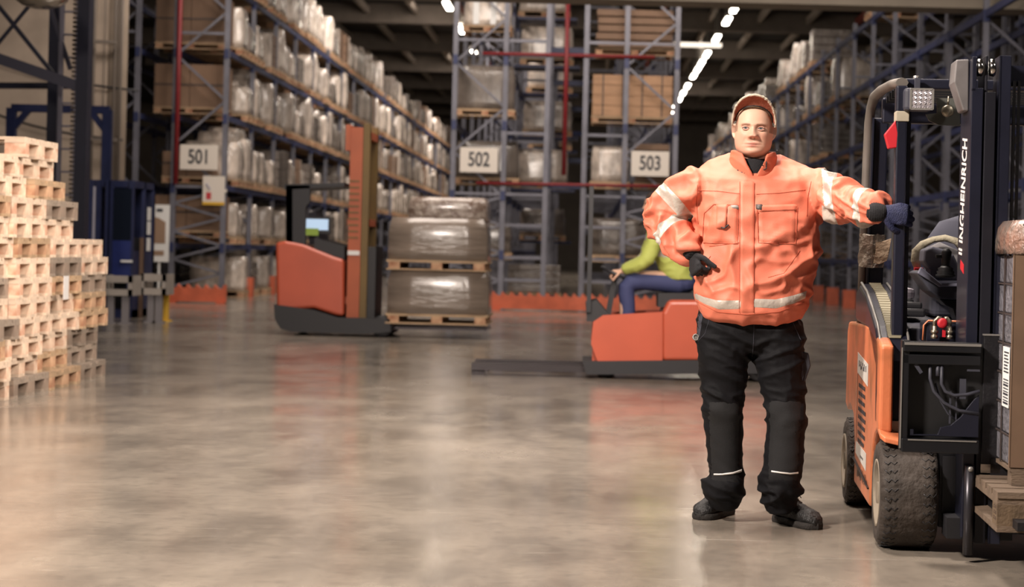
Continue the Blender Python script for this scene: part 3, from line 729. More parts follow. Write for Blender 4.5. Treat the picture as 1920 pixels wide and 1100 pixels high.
# tyres with tread
def tyre(x, y, r, wd, side):
    prof = [(r*.60, -wd*.46), (r*.64, -wd/2), (r*.90, -wd/2), (r*.985, -wd*.43), (r, -wd*.30), (r, wd*.30), (r*.985, wd*.43), (r*.90, wd/2), (r*.64, wd/2), (r*.60, wd*.46)]
    n = 72; mb = MB(); rings = []
    for k, (a, h) in enumerate(prof):
        ring = []
        for j in range(n):
            ph = 2*PI*j/n; rr = a
            if k in (3, 6) and j % 6 < 2: rr -= .014
            if k in (2, 7) and j % 6 < 2: rr -= .006
            ring.append((x+h, y+rr*math.cos(ph), r+rr*math.sin(ph)))
        rings.append(ring)
    mb.loft(rings, 0, True, False)
    # zig-zag tread sipes standing slightly proud
    for j in range(36):
        ph = 2*PI*j/36
        for s_ in (-1, 1):
            pts = []
            for k in range(5):
                a = ph+(.03 if k % 2 else -.03)+(.08 if s_ > 0 else 0); hx = x+s_*(wd*.44-k*wd*.055); rr = r*1.0012
                pts.append((hx, y+rr*math.cos(a), r+rr*math.sin(a)))
            mb.tube(pts, .0022, 4, 1)
    o = mb.build('wheel', [M_rub, M_black], fk)
    c = x+side*wd*.44
    T = Matrix.Translation((c, y, r)) @ Matrix.Rotation(side*R(90), 4, 'Y')
    MB().lathe([(.001, .0), (r*.16, .0), (r*.2, .012), (r*.22, -.02), (r*.5, -.03), (r*.56, .012), (r*.63, .016), (r*.63, -.06), (.001, -.06)], 40, 0, T).build('rim', M_dirt, o)
    bm = MB()
    for j in range(6):
        a = 2*PI*j/6; bm.lathe([(.001, .0), (.011, 0), (.011, -.02), (.001, -.02)], 6, 0, T @ Matrix.Translation((r*.32*math.cos(a), r*.32*math.sin(a), -.008)))
    bm.build('wheel_nuts', M_fe, o)
for s_ in (-1, 1):
    tyre(s_*.432, 0, .213, .225, s_); tyre(s_*.49, 1.25, .2, .16, s_)
# side panels
for s_ in (-1, 1):
    poly = [(-.03, .805), (-.03, .455)]
    for k in range(7): a = R(95-k*15); poly.append((.245*math.cos(a)+.02, .213+.245*math.sin(a)))
    poly += [(.29, .115), (1.02, .125), (1.03, .30), (1.12, .42), (1.3, .46), (1.48, .42), (1.58, .44), (1.56, .80), (1.50, .845), (.62, .865), (.40, .86), (.10, .83)]
    fb('side_panel', MB().prism(poly, s_*.49, s_*.545, 'x'), M_fo, .014)
    fb('panel_groove', MB().bar((s_*.547, .30, .19), (s_*.547, 1.03, .24), .006, .012, up=(1, 0, 0)), M_fd)
# sticker with rows of small marks on the visible side panel
xs = -.5462
def yz(u, v): p = fx(u, v, xs); return (p.y, p.z)
def yzs(u, v): y, z = yz(u, v); return (y*.92+.05, z)
A = [(0.93, .675), (.33, .655), (.33, .585), (.93, .6)]
fb('sticker', MB().prism([(.95, .725), (.45, .70), (.45, .605), (.95, .635)], xs, xs-.001, 'x'), mat('sticker white', 'c6c2bc', .5))
fb('sticker', MB().prism([(.95, .325), (.45, .32), (.45, .245), (.95, .27)], xs, xs-.001, 'x'), mat('sticker white', 'c6c2bc'))
fb('sticker_edge', MB().bar((xs-.001, .945, .63), (xs-.001, .945, .32), .012, .002, up=(1, 0, 0)), mat('pale edge', 'c9a48c', .5))
mk = MB(); r9 = random.Random(9)
for i in range(8):
    z = .585-i*.035; y = .86
    while y > .55:
        wdt = r9.uniform(.02, .05); mk.b2((xs-.002, y-wdt, z-.009), (xs-.001, y, z+.009)); y -= wdt+.02
for i in range(9): y = .86-i*.04; mk.b2((xs-.002, y-.012, .665+.012*math.sin(i*2)), (xs-.001, y+.012, .668+.015+.01*math.cos(i*3)))
for i in range(3): y = .7-i*.05; mk.b2((xs-.002, y-.018, .275), (xs-.001, y+.01, .285))
fb('sticker_marks', mk, M_ink)
sm = MB()
for i in range(22): y = .85-i*.022; sm.b2((xs-.0015, y-.012, .185+r9.uniform(-.01, .01)), (xs-.001, y, .205+r9.uniform(0, .025)))
fb('scuff_marks', sm, M_fd)
# worn bumper edge at the rear corner, counterweight and floor
fb('counterweight', MB().b2((-.49, .8, .16), (.49, 1.62, .84)), M_fo, .04)
fb('chassis', MB().b2((-.31, -.12, .10), (.31, .8, .45)).b2((-.49, .25, .15), (.49, .85, .47)), M_fd)
for s_ in (-1, 1):
    fb('fender', MB().loft([[(s_*x, y, z+dz) for x, y, z in ((-.0+.545, .02, .458), (.545, -.09, .438), (.53, -.12, .425), (.40, -.13, .40), (.34, -.12, .392), (.34, .02, .40))] for dz in (0, .022)], 0, False), M_fo, .006)
# cowling that sweeps up beside the cab
for s_ in (-1, 1):
    poly = [(1.15, 1.0), (.98, 1.035), (.70, 1.0), (.42, .935), (.20, .875), (.09, .82), (.05, .74), (.04, .47), (.14, .47), (.16, .70), (.5, .84), (1.15, .86)]
    fb('cowling', MB().prism(poly, s_*.545, s_*.405, 'x'), M_fn, .022)
    rb = MB(); [rb.bar((s_*.475, a[0], a[1]+.0), (s_*.475, b_[0], b_[1]+.0), .003, .05, up=(1, 0, 0)) for a, b_ in (((.98, 1.038), (.70, 1.003)), ((.70, 1.003), (.42, .938)), ((.42, .938), (.20, .878)), ((.20, .878), (.10, .831)))]; pp = [(.98, 1.039), (.70, 1.004), (.42, .939), (.20, .879), (.10, .832)]
    for i in range(len(pp)-1):
        for k in range(7):
            f = k/7; y = pp[i][0]*(1-f)+pp[i+1][0]*f; z = pp[i][1]*(1-f)+pp[i+1][1]*f; rb.box((s_*.475, y, z), (.055, .008, .006))
    fb('tread_ribs', rb, mat('worn rib', '807a66', .6))
    ed = MB()
    for dx in (.42, .535): ed.tube([(s_*dx, y, z+.001) for y, z in pp+[(.065, .78), (.045, .70)]], .006, 6)
    fb('cowling_edge', ed, M_fe)
    fb('cowling_foot', MB().b2((s_*.53, .02, .455), (s_*.42, .06, .50)), M_fe)
# cab floor, dash, seat
fb('seat_base', MB().b2((-.40, .30, .45), (.40, 1.2, .86)), M_fd, .02)
fb('seat_deck', MB().prism([(.18, .80), (.18, .872), (.5, .885), (1.1, .90), (1.1, .8)], -.41, .41, 'x'), M_fg, .01)
fb('levers_panel', MB().box((-.37, .62, .925), (.12, .36, .035), 0, None, .01).box((-.37, .78, .955), (.09, .14, .05), 0, None, .02).box((-.36, .50, .955), (.08, .05, .03), 0, None, .01), M_black)
fb('switch_cap', MB().box((-.37, .8, 1.0), (.10, .12, .05), 0, None, .02), mat('pale plastic', '85808a', .5), 0)
sc = MB().prism([(.7, .9), (.7, 1.0), (.82, 1.03), (1.2, 1.05), (1.2, .9)], -.25, .25, 'x'); fb('seat_cushion', sc, mat('seat fabric', '3c3d49', .85), .03)
c0 = fl(1760, 500, 1.0)
bk = MB(); bk.loft([[(.0+w_*math.cos(2*PI*j/24), 1.12+d_*math.sin(2*PI*j/24)+.10*(z-1.0), z) for j in range(24)] for z, w_, d_ in ((1.0, .22, .05), (1.1, .235, .06), (1.25, .225, .06), (1.33, .17, .05), (1.36, .08, .03))])
fb('seat_back', bk, mat('seat fabric', '3c3d49'))
# armrest console with joystick, and the beige rope-like hood around it
ca = fl(1757, 535, .42)
def cz(u, v, ly=.42): p = fl(u, v, ly); return (p.x, p.z)
arm = [cz(1716, 512), cz(1740, 545), cz(1760, 560), cz(1802, 562), cz(1806, 536), cz(1758, 534), cz(1748, 526), cz(1728, 506)]
fb('armrest', MB().prism(arm, .36, .68, 'y'), M_fg, .008)
fb('armrest_top', MB().prism([cz(1716, 512), cz(1757, 537), cz(1806, 536), cz(1806, 530), cz(1760, 531), cz(1722, 500)], .33, .36, 'y'), mat('armrest edge', '6f7080', .4), .004)
fb('armrest_bracket', MB().prism([cz(1760, 560), cz(1802, 562), cz(1806, 600), cz(1792, 600), cz(1786, 578), cz(1772, 572)], .40, .55, 'y'), M_fd, .004)
fb('control_box', MB().prism([cz(1732, 490), cz(1745, 505), cz(1748, 526), cz(1800, 526), cz(1800, 500), cz(1790, 478), cz(1775, 468), cz(1750, 462), cz(1734, 468)], .44, .60, 'y'), mat('console grey', '5d5e6b', .6), .01)
j = fl(1773, 505, .36)
fb('joystick_gaiter', MB().lathe([(.040, 0), (.042, .012), (.034, .016), (.038, .026), (.030, .030), (.033, .040), (.022, .046), (.020, .05)], 24, 0, Matrix.Translation((j.x, j.y, j.z-.035))), M_black)
fb('joystick', MB().tube([(j.x, j.y, j.z), (j.x, j.y, j.z+.035), (j.x+.002, j.y-.003, j.z+.075), (j.x, j.y-.006, j.z+.088)], [(.016, .016), (.019, .018), (.022, .020), (.010, .01)], 14).box((j.x-.028, j.y, j.z+.055), (.03, .02, .016), 0, None, .005), M_black)
hood = [fl(u, v, .72) for u, v in ((1722, 506), (1716, 488), (1718, 472), (1730, 458), (1750, 449), (1772, 446), (1793, 452), (1806, 470))]
fb('beige_cover', MB().tube(hood, [(.016, .014), (.020, .016), (.021, .017), (.017, .016), (.014, .02), (.015, .025), (.016, .025), (.014, .02)], 12), M_beige)
hb = fl(1722, 506, .70); fb('red_band', MB().box((hb.x, hb.y, hb.z), (.038, .04, .022), 0, None, .004), M_red if 0 else mat('bright red', 'b51f2a', .5))
st = [fl(u, v, .80) for u, v in ((1738, 478), (1760, 470), (1790, 482), (1806, 500))]
fb('fabric_fold', MB().tube(st, [(.03, .02), (.04, .02), (.035, .02), (.02, .02)], 10), mat('grey fabric', '6c6a6c', .85))
# orange edged tray and hydraulic valves in front of the cab
fb('front_tray', MB().b2((-.37, .0, .82), (.37, .16, .905)), M_fn, .012)
fb('tray_edge', MB().tube([(-.375, -.005, .83), (-.372, -.005, .89), (-.355, -.005, .908), (.355, -.005, .908), (.372, -.005, .89), (.375, -.005, .83)], .004, 6), M_fo)
v0 = fl(1768, 630, -.04)
M_brass = mat('brass fitting', '8c8474', .35, .8)
hv = MB()
for dx in (-.034, .026): hv.lathe([(.001, 0), (.014, 0), (.014, .012), (.010, .014), (.010, .02), (.015, .021), (.015, .032), (.009, .034), (.009, .05), (.001, .05)], 12, 0, Matrix.Translation((v0.x+dx, v0.y, v0.z-.01)))
hv.tube([(v0.x-.034, v0.y, v0.z+.035), (v0.x-.034, v0.y, v0.z+.06), (v0.x-.02, v0.y, v0.z+.072), (v0.x-.006, v0.y, v0.z+.07)], .008, 8)
hv.tube([(v0.x+.026, v0.y, v0.z+.035), (v0.x+.026, v0.y, v0.z+.06), (v0.x+.014, v0.y, v0.z+.072), (v0.x+.004, v0.y, v0.z+.07)], .008, 8)
fb('valve_fittings', hv, M_brass)
fb('valve_wheel', MB().lathe([(.005, -.006), (.017, -.008), (.021, 0), (.017, .008), (.005, .006)], 14, 0, Matrix.Translation((v0.x-.006, v0.y-.02, v0.z+.052)) @ Matrix.Rotation(R(90), 4, 'X')).lathe([(.001, -.02), (.009, -.02), (.009, .0), (.001, 0)], 10, 0, Matrix.Translation((v0.x-.006, v0.y-.02, v0.z+.052)) @ Matrix.Rotation(R(90), 4, 'X')).box((v0.x+.002, v0.y-.01, v0.z+.012), (.012, .012, .03)), mat('bright red', 'b51f2a'))
# overhead guard
for s_ in (-1, 1):
    fb('front_pillar', MB().bar((s_*.462, .15, .42), (s_*.467, .15, 1.86), .046, .07, up=(0, 1, 0), ch=.008).bar((s_*.430, .17, .42), (s_*.436, .17, 1.84), .02, .05, up=(0, 1, 0)), M_fn)
    pts = [(s_*.468, .12, 1.872), (s_*.478, .35, 1.888), (s_*.49, .7, 1.895), (s_*.50, .93, 1.885), (s_*.505, 1.04, 1.85), (s_*.508, 1.10, 1.78), (s_*.51, 1.13, 1.6), (s_*.513, 1.16, 1.2), (s_*.515, 1.17, .84)]
    fb('guard_rail', MB().tube(pts, [(.020, .026)]*4+[(.018, .022)]*5, 8, 0, True, (0, 0, 1)), mat('guard rail paint', '6f6963', .5, .1, .3, 5))
    fb('rear_pillar', MB().bar((s_*.462, 1.15, .84), (s_*.455, 1.11, 1.80), .07, .06, up=(0, 1, 0), ch=.008).bar((s_*.50, 1.13, .84), (s_*.493, 1.09, 1.80), .008, .09, up=(0, 1, 0)), M_fn)
fb('front_crossbar', MB().b2((-.46, .15, 1.85), (.46, .21, 1.892)), M_fn, .008); fb('rear_crossbar', MB().b2((-.46, .98, 1.77), (.46, 1.03, 1.885)), M_fn, .008)
rf = MB()
for k in range(7): rf.b2((-.45, .26+k*.105, 1.855), (.45, .29+k*.105, 1.89))
fb('roof_bars', rf, M_fd)
b1 = fl(1719, 143, .15); fb('roof_bolt', MB().cyl((b1.x, .17, 1.885), (b1.x, .17, 1.905), .012, 8), M_fe)
# headlight
def headlight(cx):
    p = Vector((cx, .10, 1.80))
    h = fb('headlight', MB().box(p, (.112, .08, .092), 0, None, .014).box(p+Vector((.01, -.03, 0)), (.10, .05, .084), 0, None, .008).b2((p.x-.01, p.y, p.z+.04), (p.x+.01, p.y+.03, p.z+.09)), M_fg)
    lens = MB(); n = 12
    vs = [(p.x+.012+(-.5+i/n)*.080, p.y-.057-.004*((i*7+j_*3+i*j_) % 3)/2, p.z-.001+(-.5+j_/n)*.074) for j_ in range(n+1) for i in range(n+1)]
    lens.add(vs, [(j_*(n+1)+i, j_*(n+1)+i+1, (j_+1)*(n+1)+i+1, (j_+1)*(n+1)+i) for j_ in range(n) for i in range(n)])
    lens.build('lens', mat('ribbed lens', 'b4afb4', .2, .6), h)
    bz = MB()
    for dx in (-.044, .044): bz.b2((p.x+.012+dx-.004, p.y-.06, p.z-.042), (p.x+.012+dx+.004, p.y-.05, p.z+.04))
    for dz in (-.041, .039): bz.b2((p.x-.032, p.y-.06, p.z+dz-.004), (p.x+.056, p.y-.05, p.z+dz+.004))
    bz.build('bezel', M_fe, h)
lp = fl(1724, 187, .05); headlight(lp.x-.003); headlight(.37)
# grey curved plate and horn behind the headlight
gp = [fl(u, v, .16) for u, v in ((1757, 184), (1800, 184), (1800, 236), (1760, 234), (1742, 226), (1736, 214), (1757, 212))]
fb('grey_plate', MB().prism([(p.x, p.z) for p in gp], .16, .175, 'y'), mat('plate grey green', '4c4d48', .6, 0, .2, 6))
hp = fl(1777, 208, .12)
fb('horn', MB().lathe([(.001, -.012), (.008, -.02), (.012, -.012), (.02, -.016), (.026, 0), (.024, .012), (.001, .014)], 20, 0, Matrix.Translation(hp) @ Matrix.Rotation(R(90), 4, 'X') @ Matrix.Diagonal((1, 1, -1, 1))).tube([hp+Vector((0, 0, .02)), hp+Vector((.003, .005, .06))], .004, 6), M_brass)
# mast: nested channels on both sides
for s_ in (-1, 1):
    def mx(a, b, y0, y1, z0, z1, m, n='mast_channel'):
        fb(n, MB().b2((s_*a, y0, z0), (s_*b, y1, z1)), m, .004)
    fb('mast_channel', MB().b2((s_*.250, -.30, .09), (s_*.237, -.04, 1.93)).b2((s_*.250, -.312, .09), (s_*.206, -.298, 1.815)).b2((s_*.250, -.312, 1.8), (s_*.232, -.298, 1.935)).b2((s_*.250, -.05, .09), (s_*.21, -.035, 1.9)), M_fn, .003)
    fb('mast_channel', MB().b2((s_*.199, -.30, .07), (s_*.188, -.12, 1.94)).b2((s_*.199, -.315, .07), (s_*.158, -.300, 1.80)), mat('mast grey', '23232b', .4, .4, .3, 4), .003)
    fb('mast_channel', MB().b2((s_*.148, -.32, .07), (s_*.103, -.305, 1.94)).b2((s_*.148, -.32, .07), (s_*.136, -.17, 1.94)), M_fn, .003)
    fb('mast_gap_web', MB().b2((s_*.235, -.16, .1), (s_*.1, -.14, 1.80)), M_black)
    for a in (.218, .171):
        fb('roller', MB().lathe([(.001, -.012), (.028, -.012), (.034, -.007), (.034, .007), (.028, .012), (.001, .012)], 28, 0, Matrix.Translation((s_*a, -.285, 1.895)), 'x'), M_chr)
    fb('mast_bracket', MB().prism([(p.x*(1 if s_ < 0 else -1), p.z) for p in [fl(u, v, -.22) for u, v in ((1791, 113), (1816, 112), (1815, 209), (1804, 208), (1787, 155))]], -.24, -.10, 'y'), mat('bracket grey', '807c7c', .45, .4, .3, 8), .006)
    fb('lift_chain', MB().b2((s_*.083, -.26, .3), (s_*.074, -.24, 1.85)).b2((s_*.065, -.26, .3), (s_*.056, -.24, 1.85)), M_black)
    fb('lift_cylinder', MB().cyl((s_*.228, -.34, .03), (s_*.228, -.34, .37), .019, 16), mat('cylinder grey', '38373c', .35, .6))
    fb('cylinder_bolt', MB().lathe([(.001, -.006), (.010, -.006), (.010, .006), (.001, .006)], 12, 0, Matrix.Translation((s_*.228, -.37, .36)) @ Matrix.Rotation(R(90), 4, 'X')), M_fe)
for z0, z1 in ((1.83, 1.91), (1.0, 1.06), (.10, .18)): fb('mast_crossbar', MB().b2((-.10, -.24, z0), (.10, -.2, z1)), M_fn)
# maker's lettering up the side of the mast
c = text('JUNGHEINRICH', 'mast_lettering', .10, (-.2875, -.195, 1.395), (0, 0, 0), mat('letter white', 'd8cfcc', .5), fk, .0006, 'CENTER', 1., .0022)
c.matrix_local = Matrix.Translation((-.2518, -.17, 1.40)) @ Matrix(((0, 0, -1, 0), (0, 1, 0, 0), (1, 0, 0, 0), (0, 0, 0, 1))) @ Matrix.Shear('XZ', 4, (0, 0)) @ Matrix(((.66, .22, 0, 0), (0, 1, 0, 0), (0, 0, 1, 0), (0, 0, 0, 1)))
fb('red_mark', MB().prism([(-.22, 1.10), (-.22, 1.135), (-.13, 1.155), (-.13, 1.12)], -.2505, -.2515, 'x'), mat('bright red', 'b51f2a'))
# open steel box beside the mast, with hoses
def fbw(n, mb, m, bev=0):
    for v in mb.v:
        sg = -1 if v.x < 0 else 1; X_ = 1.73-abs(v.x); f = (7.20-.33)/7.20
        v.x = sg*(1.73-(X_*f+.0185)); v.z = EYE-(EYE-v.z)*f; v.y = v.y-.33
    return fb(n, mb, m, bev)
for s_ in (-1, 1):
    X = lambda a: s_*a
    fbw('box_frame', MB().b2((X(.455), -.07, .785), (X(.15), .0, .825)).b2((X(.46), -.06, .39), (X(.43), .0, .83)).b2((X(.455), -.07, .385), (X(.15), .0, .44)).b2((X(.455), -.06, .735), (X(.15), -.03, .775)), M_fd, .004)
    fbw('box_edge', MB().b2((X(.452), -.073, .812), (X(.15), -.068, .822)).b2((X(.462), -.064, .40), (X(.457), -.058, .80)).b2((X(.43), -.073, .433), (X(.16), -.068, .438)), M_fe)
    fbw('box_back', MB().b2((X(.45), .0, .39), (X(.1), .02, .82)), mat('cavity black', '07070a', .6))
    fbw('cavity_profile', MB().prism([(X(.42), .45), (X(.42), .475), (X(.405), .475), (X(.405), .455), (X(.31), .458), (X(.30), .485), (X(.26), .495), (X(.22), .53), (X(.20), .56), (X(.17), .60), (X(.15), .62), (X(.15), .45)], -.05, -.035, 'y'), M_fn, .002)
    fbw('hose', MB().tube([(X(.345), -.04, .74), (X(.345), -.045, .68), (X(.33), -.05, .63), (X(.29), -.05, .585), (X(.23), -.05, .555), (X(.15), -.05, .545)], .007, 8), M_fg)
    fbw('hose', MB().tube([(X(.30), -.045, .74), (X(.30), -.05, .66), (X(.285), -.05, .63), (X(.25), -.055, .615), (X(.20), -.055, .62), (X(.15), -.055, .635)], .007, 8), M_fg)
    fbw('hose', MB().tube([(X(.32), -.03, .66), (X(.30), -.035, .59), (X(.27), -.035, .54), (X(.23), -.03, .51)], .004, 6), M_fg)
    fbw('inner_plates', MB().b2((X(.265), -.035, .50), (X(.258), -.03, .63)).b2((X(.24), -.035, .50), (X(.235), -.03, .62)).b2((X(.225), -.03, .60), (X(.20), -.025, .68)), M_fg)
    fbw('hose_coupling', MB().bar((X(.405), -.045, .735), (X(.38), -.045, .70), .014, .014), M_fg); fbw('hose_coupling', MB().cyl((X(.315), -.045, .69), (X(.315), -.045, .73), .008, 8), M_fg); fbw('bolt', MB().b2((X(.2), -.05, .712), (X(.15), -.04, .72)), M_fg)
    # fork shank and blade
    sh = fb('fork', MB().b2((X(.185), -.34, .375), (X(.115), -.302, .87)), mat('fork black', '1c1b1f', .5, .3, .3, 8, .2, 60), .003)
    fb('fork_heel', MB().b2((X(.187), -.345, .345), (X(.113), -.30, .378)), M_chr)
    fb('fork_blade', MB().b2((X(.15), -.95, .215), (X(.06), -.33, .245)).b2((X(.15), -.345, .215), (X(.06), -.30, .40)), mat('fork black', '1c1b1f'))
    fb('fork_top_edge', MB().b2((X(.187), -.343, .868), (X(.113), -.30, .874)), M_fe)
fb('fork_carriage', MB().b2((-.3, -.30, .5), (.3, -.275, .58)).b2((-.3, -.30, .75), (.3, -.275, .83)) if 0 else MB().b2((-.19, -.315, .5), (.19, -.303, .58)).b2((-.19, -.315, .72), (.19, -.303, .8)), M_fd)
fb('underframe', MB().b2((-.3, -.28, .08), (-.05, -.14, .16)).b2((.05, -.28, .08), (.3, -.14, .16)).b2((-.30, -.13, .12), (.30, -.10, .38)), M_black)
# tape band, red tag and torn packaging on the pillars
tag_m = mat('cream tape', 'a29a88', .6, 0, .2, 10)
tp = fl(1691, 218, .12); fb('tape_band', MB().box((tp.x+.002, .15, tp.z), (.054, .08, .042), 0, None, .004), tag_m)
r0 = fl(1670, 250, .12)
def wl(p): return fk.matrix_basis @ p
rt = MB(); P4 = [(1679, 226), (1683, 250), (1681, 277), (1665, 279), (1658, 252)]
rt.prism([(p.x, p.z) for p in [fl(u, v, .13) for u, v in P4]], .115, .16, 'y')
fb('red_warning_tag', rt, mat('bright red', 'b51f2a'), .004)
for s_, (uu, vv) in ((-1, (1632, 470)),):
    c = fl(uu, vv, 1.12); r3 = random.Random(3); rings = []
    for k in range(7):
        z = c.z-.075+k*.025; ring = []
        for q_ in range(16):
            a = 2*PI*q_/16; ring.append((-.482+.060*math.cos(a)*(1+r3.uniform(-.12, .12)), 1.11+.055*math.sin(a)*(1+r3.uniform(-.12, .12)), z+r3.uniform(-.006, .006)))
        rings.append(ring)
    w_ = fb('torn_packaging', MB().loft(rings, 0, False), mat('torn film', '8f8578', .35, 0, .4, 30, .6, 60, coat=.4))
    fb('paper_scrap', MB().loft([[(x+r3.uniform(-.004, .004), 1.05+dy+r3.uniform(-.006, .006), z+r3.uniform(-.004, .004)) for x, z in ((-.475, c.z-.055), (-.45, c.z-.06), (-.42, c.z-.045), (-.405, c.z+.0), (-.40, c.z+.06), (-.42, c.z+.05), (-.465, c.z+.035), (-.47, c.z-.01))] for dy in (0, .01)], 0, False), mat('paper scrap', 'a08a72', .7, 0, .3, 20, .5, 40))
# pallet and strapped cartons on the forks
fkT = Matrix.Translation(FO) @ Matrix.Rotation(FA, 4, 'Z')
def fthing(name, lp, label, cat, group=None): return empty(name, fkT @ Vector(lp), label, cat, group, FA)
t = fthing('wooden_pallet', (.195, -.525, .195), 'used wooden pallet held on the forklift forks, under the carton load', 'pallet')
pw = [M_wood2, mat('old pallet wood', '6e5d4d', .8, 0, .35, 6, .4, 50, stretch=(1, 6, 6)), mat('old pallet end', '65533f', .8, 0, .4, 12, .3, 60)]
HX, HY = .40, .325
mb = MB()
for i in range(5): y = -HY+.05+i*(2*HY-.1)/4; mb.b2((-HX, y-.055, .120), (HX, y+.055, .142))
mb.build('top_boards', pw[1], t)
mb = MB()
for x in (-HX+.05, 0, HX-.05): mb.b2((x-.05, -HY, .098), (x+.05, HY, .12)).b2((x-.05, -HY, 0), (x+.05, HY, .022))
mb.build('stringer_boards', pw[1], t)
for x in (-HX+.05, 0, HX-.05):
    for y in (-HY+.05, HY-.05): MB().b2((x-.05, y-.05, .022), (x+.05, y+.05, .098)).build('block', pw[2], t)
st = MB(); inkm = mat('burnt stamp', '3c2d22', .8)
for y in (-HY+.05, HY-.05):
    for k in range(3): z = .04+k*.02; st.b2((-HX-.0008, y-.03, z), (-HX, y-.012, z+.012)).b2((-HX-.0008, y+.0, z), (-HX, y+.026, z+.004)).b2((-HX-.0008, y+.0, z+.008), (-HX, y+.02, z+.012))
st.build('burnt_stamp', inkm, t)
t = fthing('carton_load', (.265, -.455, .338), 'tall wrapped stack of silver cartons with black straps on the forklift pallet', 'pallet load')
M_cs = mat('silver film cartons', '8d8c94', .25, .1, .45, 6, .8, 30, coat=.5, stretch=(1, 1, 1.5)); LX, LY = .395, .205
mb = MB()
for x in (-LX+.05, 0, LX-.05):
    for y in (-LY+.04, LY-.04): mb.b2((x-.045, y-.04, 0), (x+.045, y+.04, .05))
mb.b2((-LX, -LY, .05), (LX, LY, .064)); mb.build('slip_pallet', pw[1], t)
rr_ = random.Random(11)
n = 7; zb = .066; ch_ = (1.15-.338-.066+.03)/n
for k in range(n):
    for s_ in (-1, 1):
        MB().box((-LX*.5, s_*LY*.5, zb+ch_*(k+.5)), (LX-.006, LY-.006, ch_-.008), 0, None, .006).box((LX*.5, s_*LY*.5, zb+ch_*(k+.5)), (LX-.006, LY-.006, ch_-.008), 0, None, .006).build('carton', M_cs, t)
zt = zb+n*ch_
mb = MB(); wrapped(mb, -LX-.02, LX+.02, -LY-.015, LY+.015, zt, zt+.125, 21, .008); mb.build('wrapped_top', mat('crumpled film', '6f6963', .2, 0, .5, 14, 1., 40, coat=.6, col2='8a6a5c'), t)
sp = MB()
sp.b2((-LX-.004, -.006, zb), (-LX, .006, zt))
for k in range(1, n): z = zb+k*ch_; sp.b2((-LX-.003, -LY, z-.003), (-LX+.001, LY, z+.003))
sp.build('strap', M_strap, t)
for s_ in (-1, 1):
    MB().b2((s_*(LX+.004), -LY-.004, zb), (s_*(LX-.05), -LY, zt)).b2((s_*(LX+.004), -LY-.004, zb), (s_*LX, -LY+.02, zt)).build('corner_board', mat('corner board', '66503e', .8, 0, .2, 8), t)
lab = MB().b2((-LX-.005, -LY+.045, zb+1.9*ch_), (-LX-.003, -.02, zb+3.9*ch_)).build('label', M_white, t)
bc = MB()
for k in range(9): z = zb+2.0*ch_+k*.011; bc.b2((-LX-.006, -LY+.055, z), (-LX-.005, -.045, z+(.004 if k % 3 else .007)))
for k in range(7): z = zb+3.05*ch_+k*.012; bc.b2((-LX-.006, -LY+.055+.01*(k % 3), z), (-LX-.005, -.05, z+.005))
bc.build('barcode', M_ink, lab)
MB().tube([(-LX+.03, -LY-.01, zt+.10), (-LX+.06, -LY-.02, zt+.14), (-LX+.10, -LY-.03, zt+.19)], .010, 8).build('black_grip', M_black, t)
# ---------------------------------------------------------------- people
def remesh(mb, vox, smooth=3, name='tmp'):
    me = mb.mesh(name, []); o = bpy.data.objects.new(name, me); COL.objects.link(o)
    m = o.modifiers.new('r', 'REMESH'); m.mode = 'VOXEL'; m.voxel_size = vox; m.use_smooth_shade = True
    if smooth: s = o.modifiers.new('s', 'SMOOTH'); s.factor = .5; s.iterations = smooth
    S.view_layers[0].update(); dg = bpy.context.evaluated_depsgraph_get()
    out = bpy.data.meshes.new_from_object(o.evaluated_get(dg)); bpy.data.objects.remove(o)
    return out
def obj(name, me, mats, parent):
    mi = [p.material_index for p in me.polygons]
    me.materials.clear()
    for m in mats: me.materials.append(m)
    me.polygons.foreach_set('material_index', [i if i < len(mats) else 0 for i in mi])
    o = bpy.data.objects.new(name, me); COL.objects.link(o); o.parent = parent; return o
def smoothpath(pts, rad, n=4):
    """Catmull-Rom through points and radii"""
    P_ = [Vector(p) for p in pts]; Rr = [Vector(r if isinstance(r, (tuple, list)) else (r, r)) for r in rad]
    o, q = [], []
    for i in range(len(P_)-1):
        a, b, c, d = P_[max(i-1, 0)], P_[i], P_[i+1], P_[min(i+2, len(P_)-1)]
        ra, rb, rc, rd = Rr[max(i-1, 0)], Rr[i], Rr[i+1], Rr[min(i+2, len(P_)-1)]
        for k in range(n):
            t = k/n; f = lambda a, b, c, d: .5*((2*b)+(c-a)*t+(2*a-5*b+4*c-d)*t*t+(3*b-a-3*c+d)*t*t*t)
            o.append(f(a, b, c, d)); q.append(tuple(f(ra, rb, rc, rd)))
    o.append(P_[-1]); q.append(tuple(Rr[-1])); return o, q
def limb(mb, pts, rad, n=20, up=None, k=4, round_=True):
    o, q = smoothpath(pts, rad, k)
    if round_:
        for end in (0, -1):
            p, d = (o[0], o[0]-o[1]) if end == 0 else (o[-1], o[-1]-o[-2]); d.normalize(); r = q[end]
            ex = [(p+d*min(r)*.6*f, (r[0]*g, r[1]*g)) for f, g in ((.5, .87), (.87, .5), (1, .12))]
            if end == 0:
                o = [e[0] for e in ex[::-1]]+o; q = [e[1] for e in ex[::-1]]+q
            else: o += [e[0] for e in ex]; q += [e[1] for e in ex]
    mb.tube(o, q, n, 0, True, up); return mb
def sring(cx, cy, cz, rx, ryf, ryb, n=40, e=2.4, tilt=0.):
    """superellipse ring; front radius ryf (towards -y), back radius ryb"""
    out = []
    for j in range(n):
        a = 2*PI*j/n; c, s = math.cos(a), math.sin(a)
        x = rx*math.copysign(abs(c)**(2/e), c); y = (ryb if s > 0 else ryf)*math.copysign(abs(s)**(2/e), s)
        out.append((cx+x, cy+y, cz+tilt*min(y, .02)))
    return out
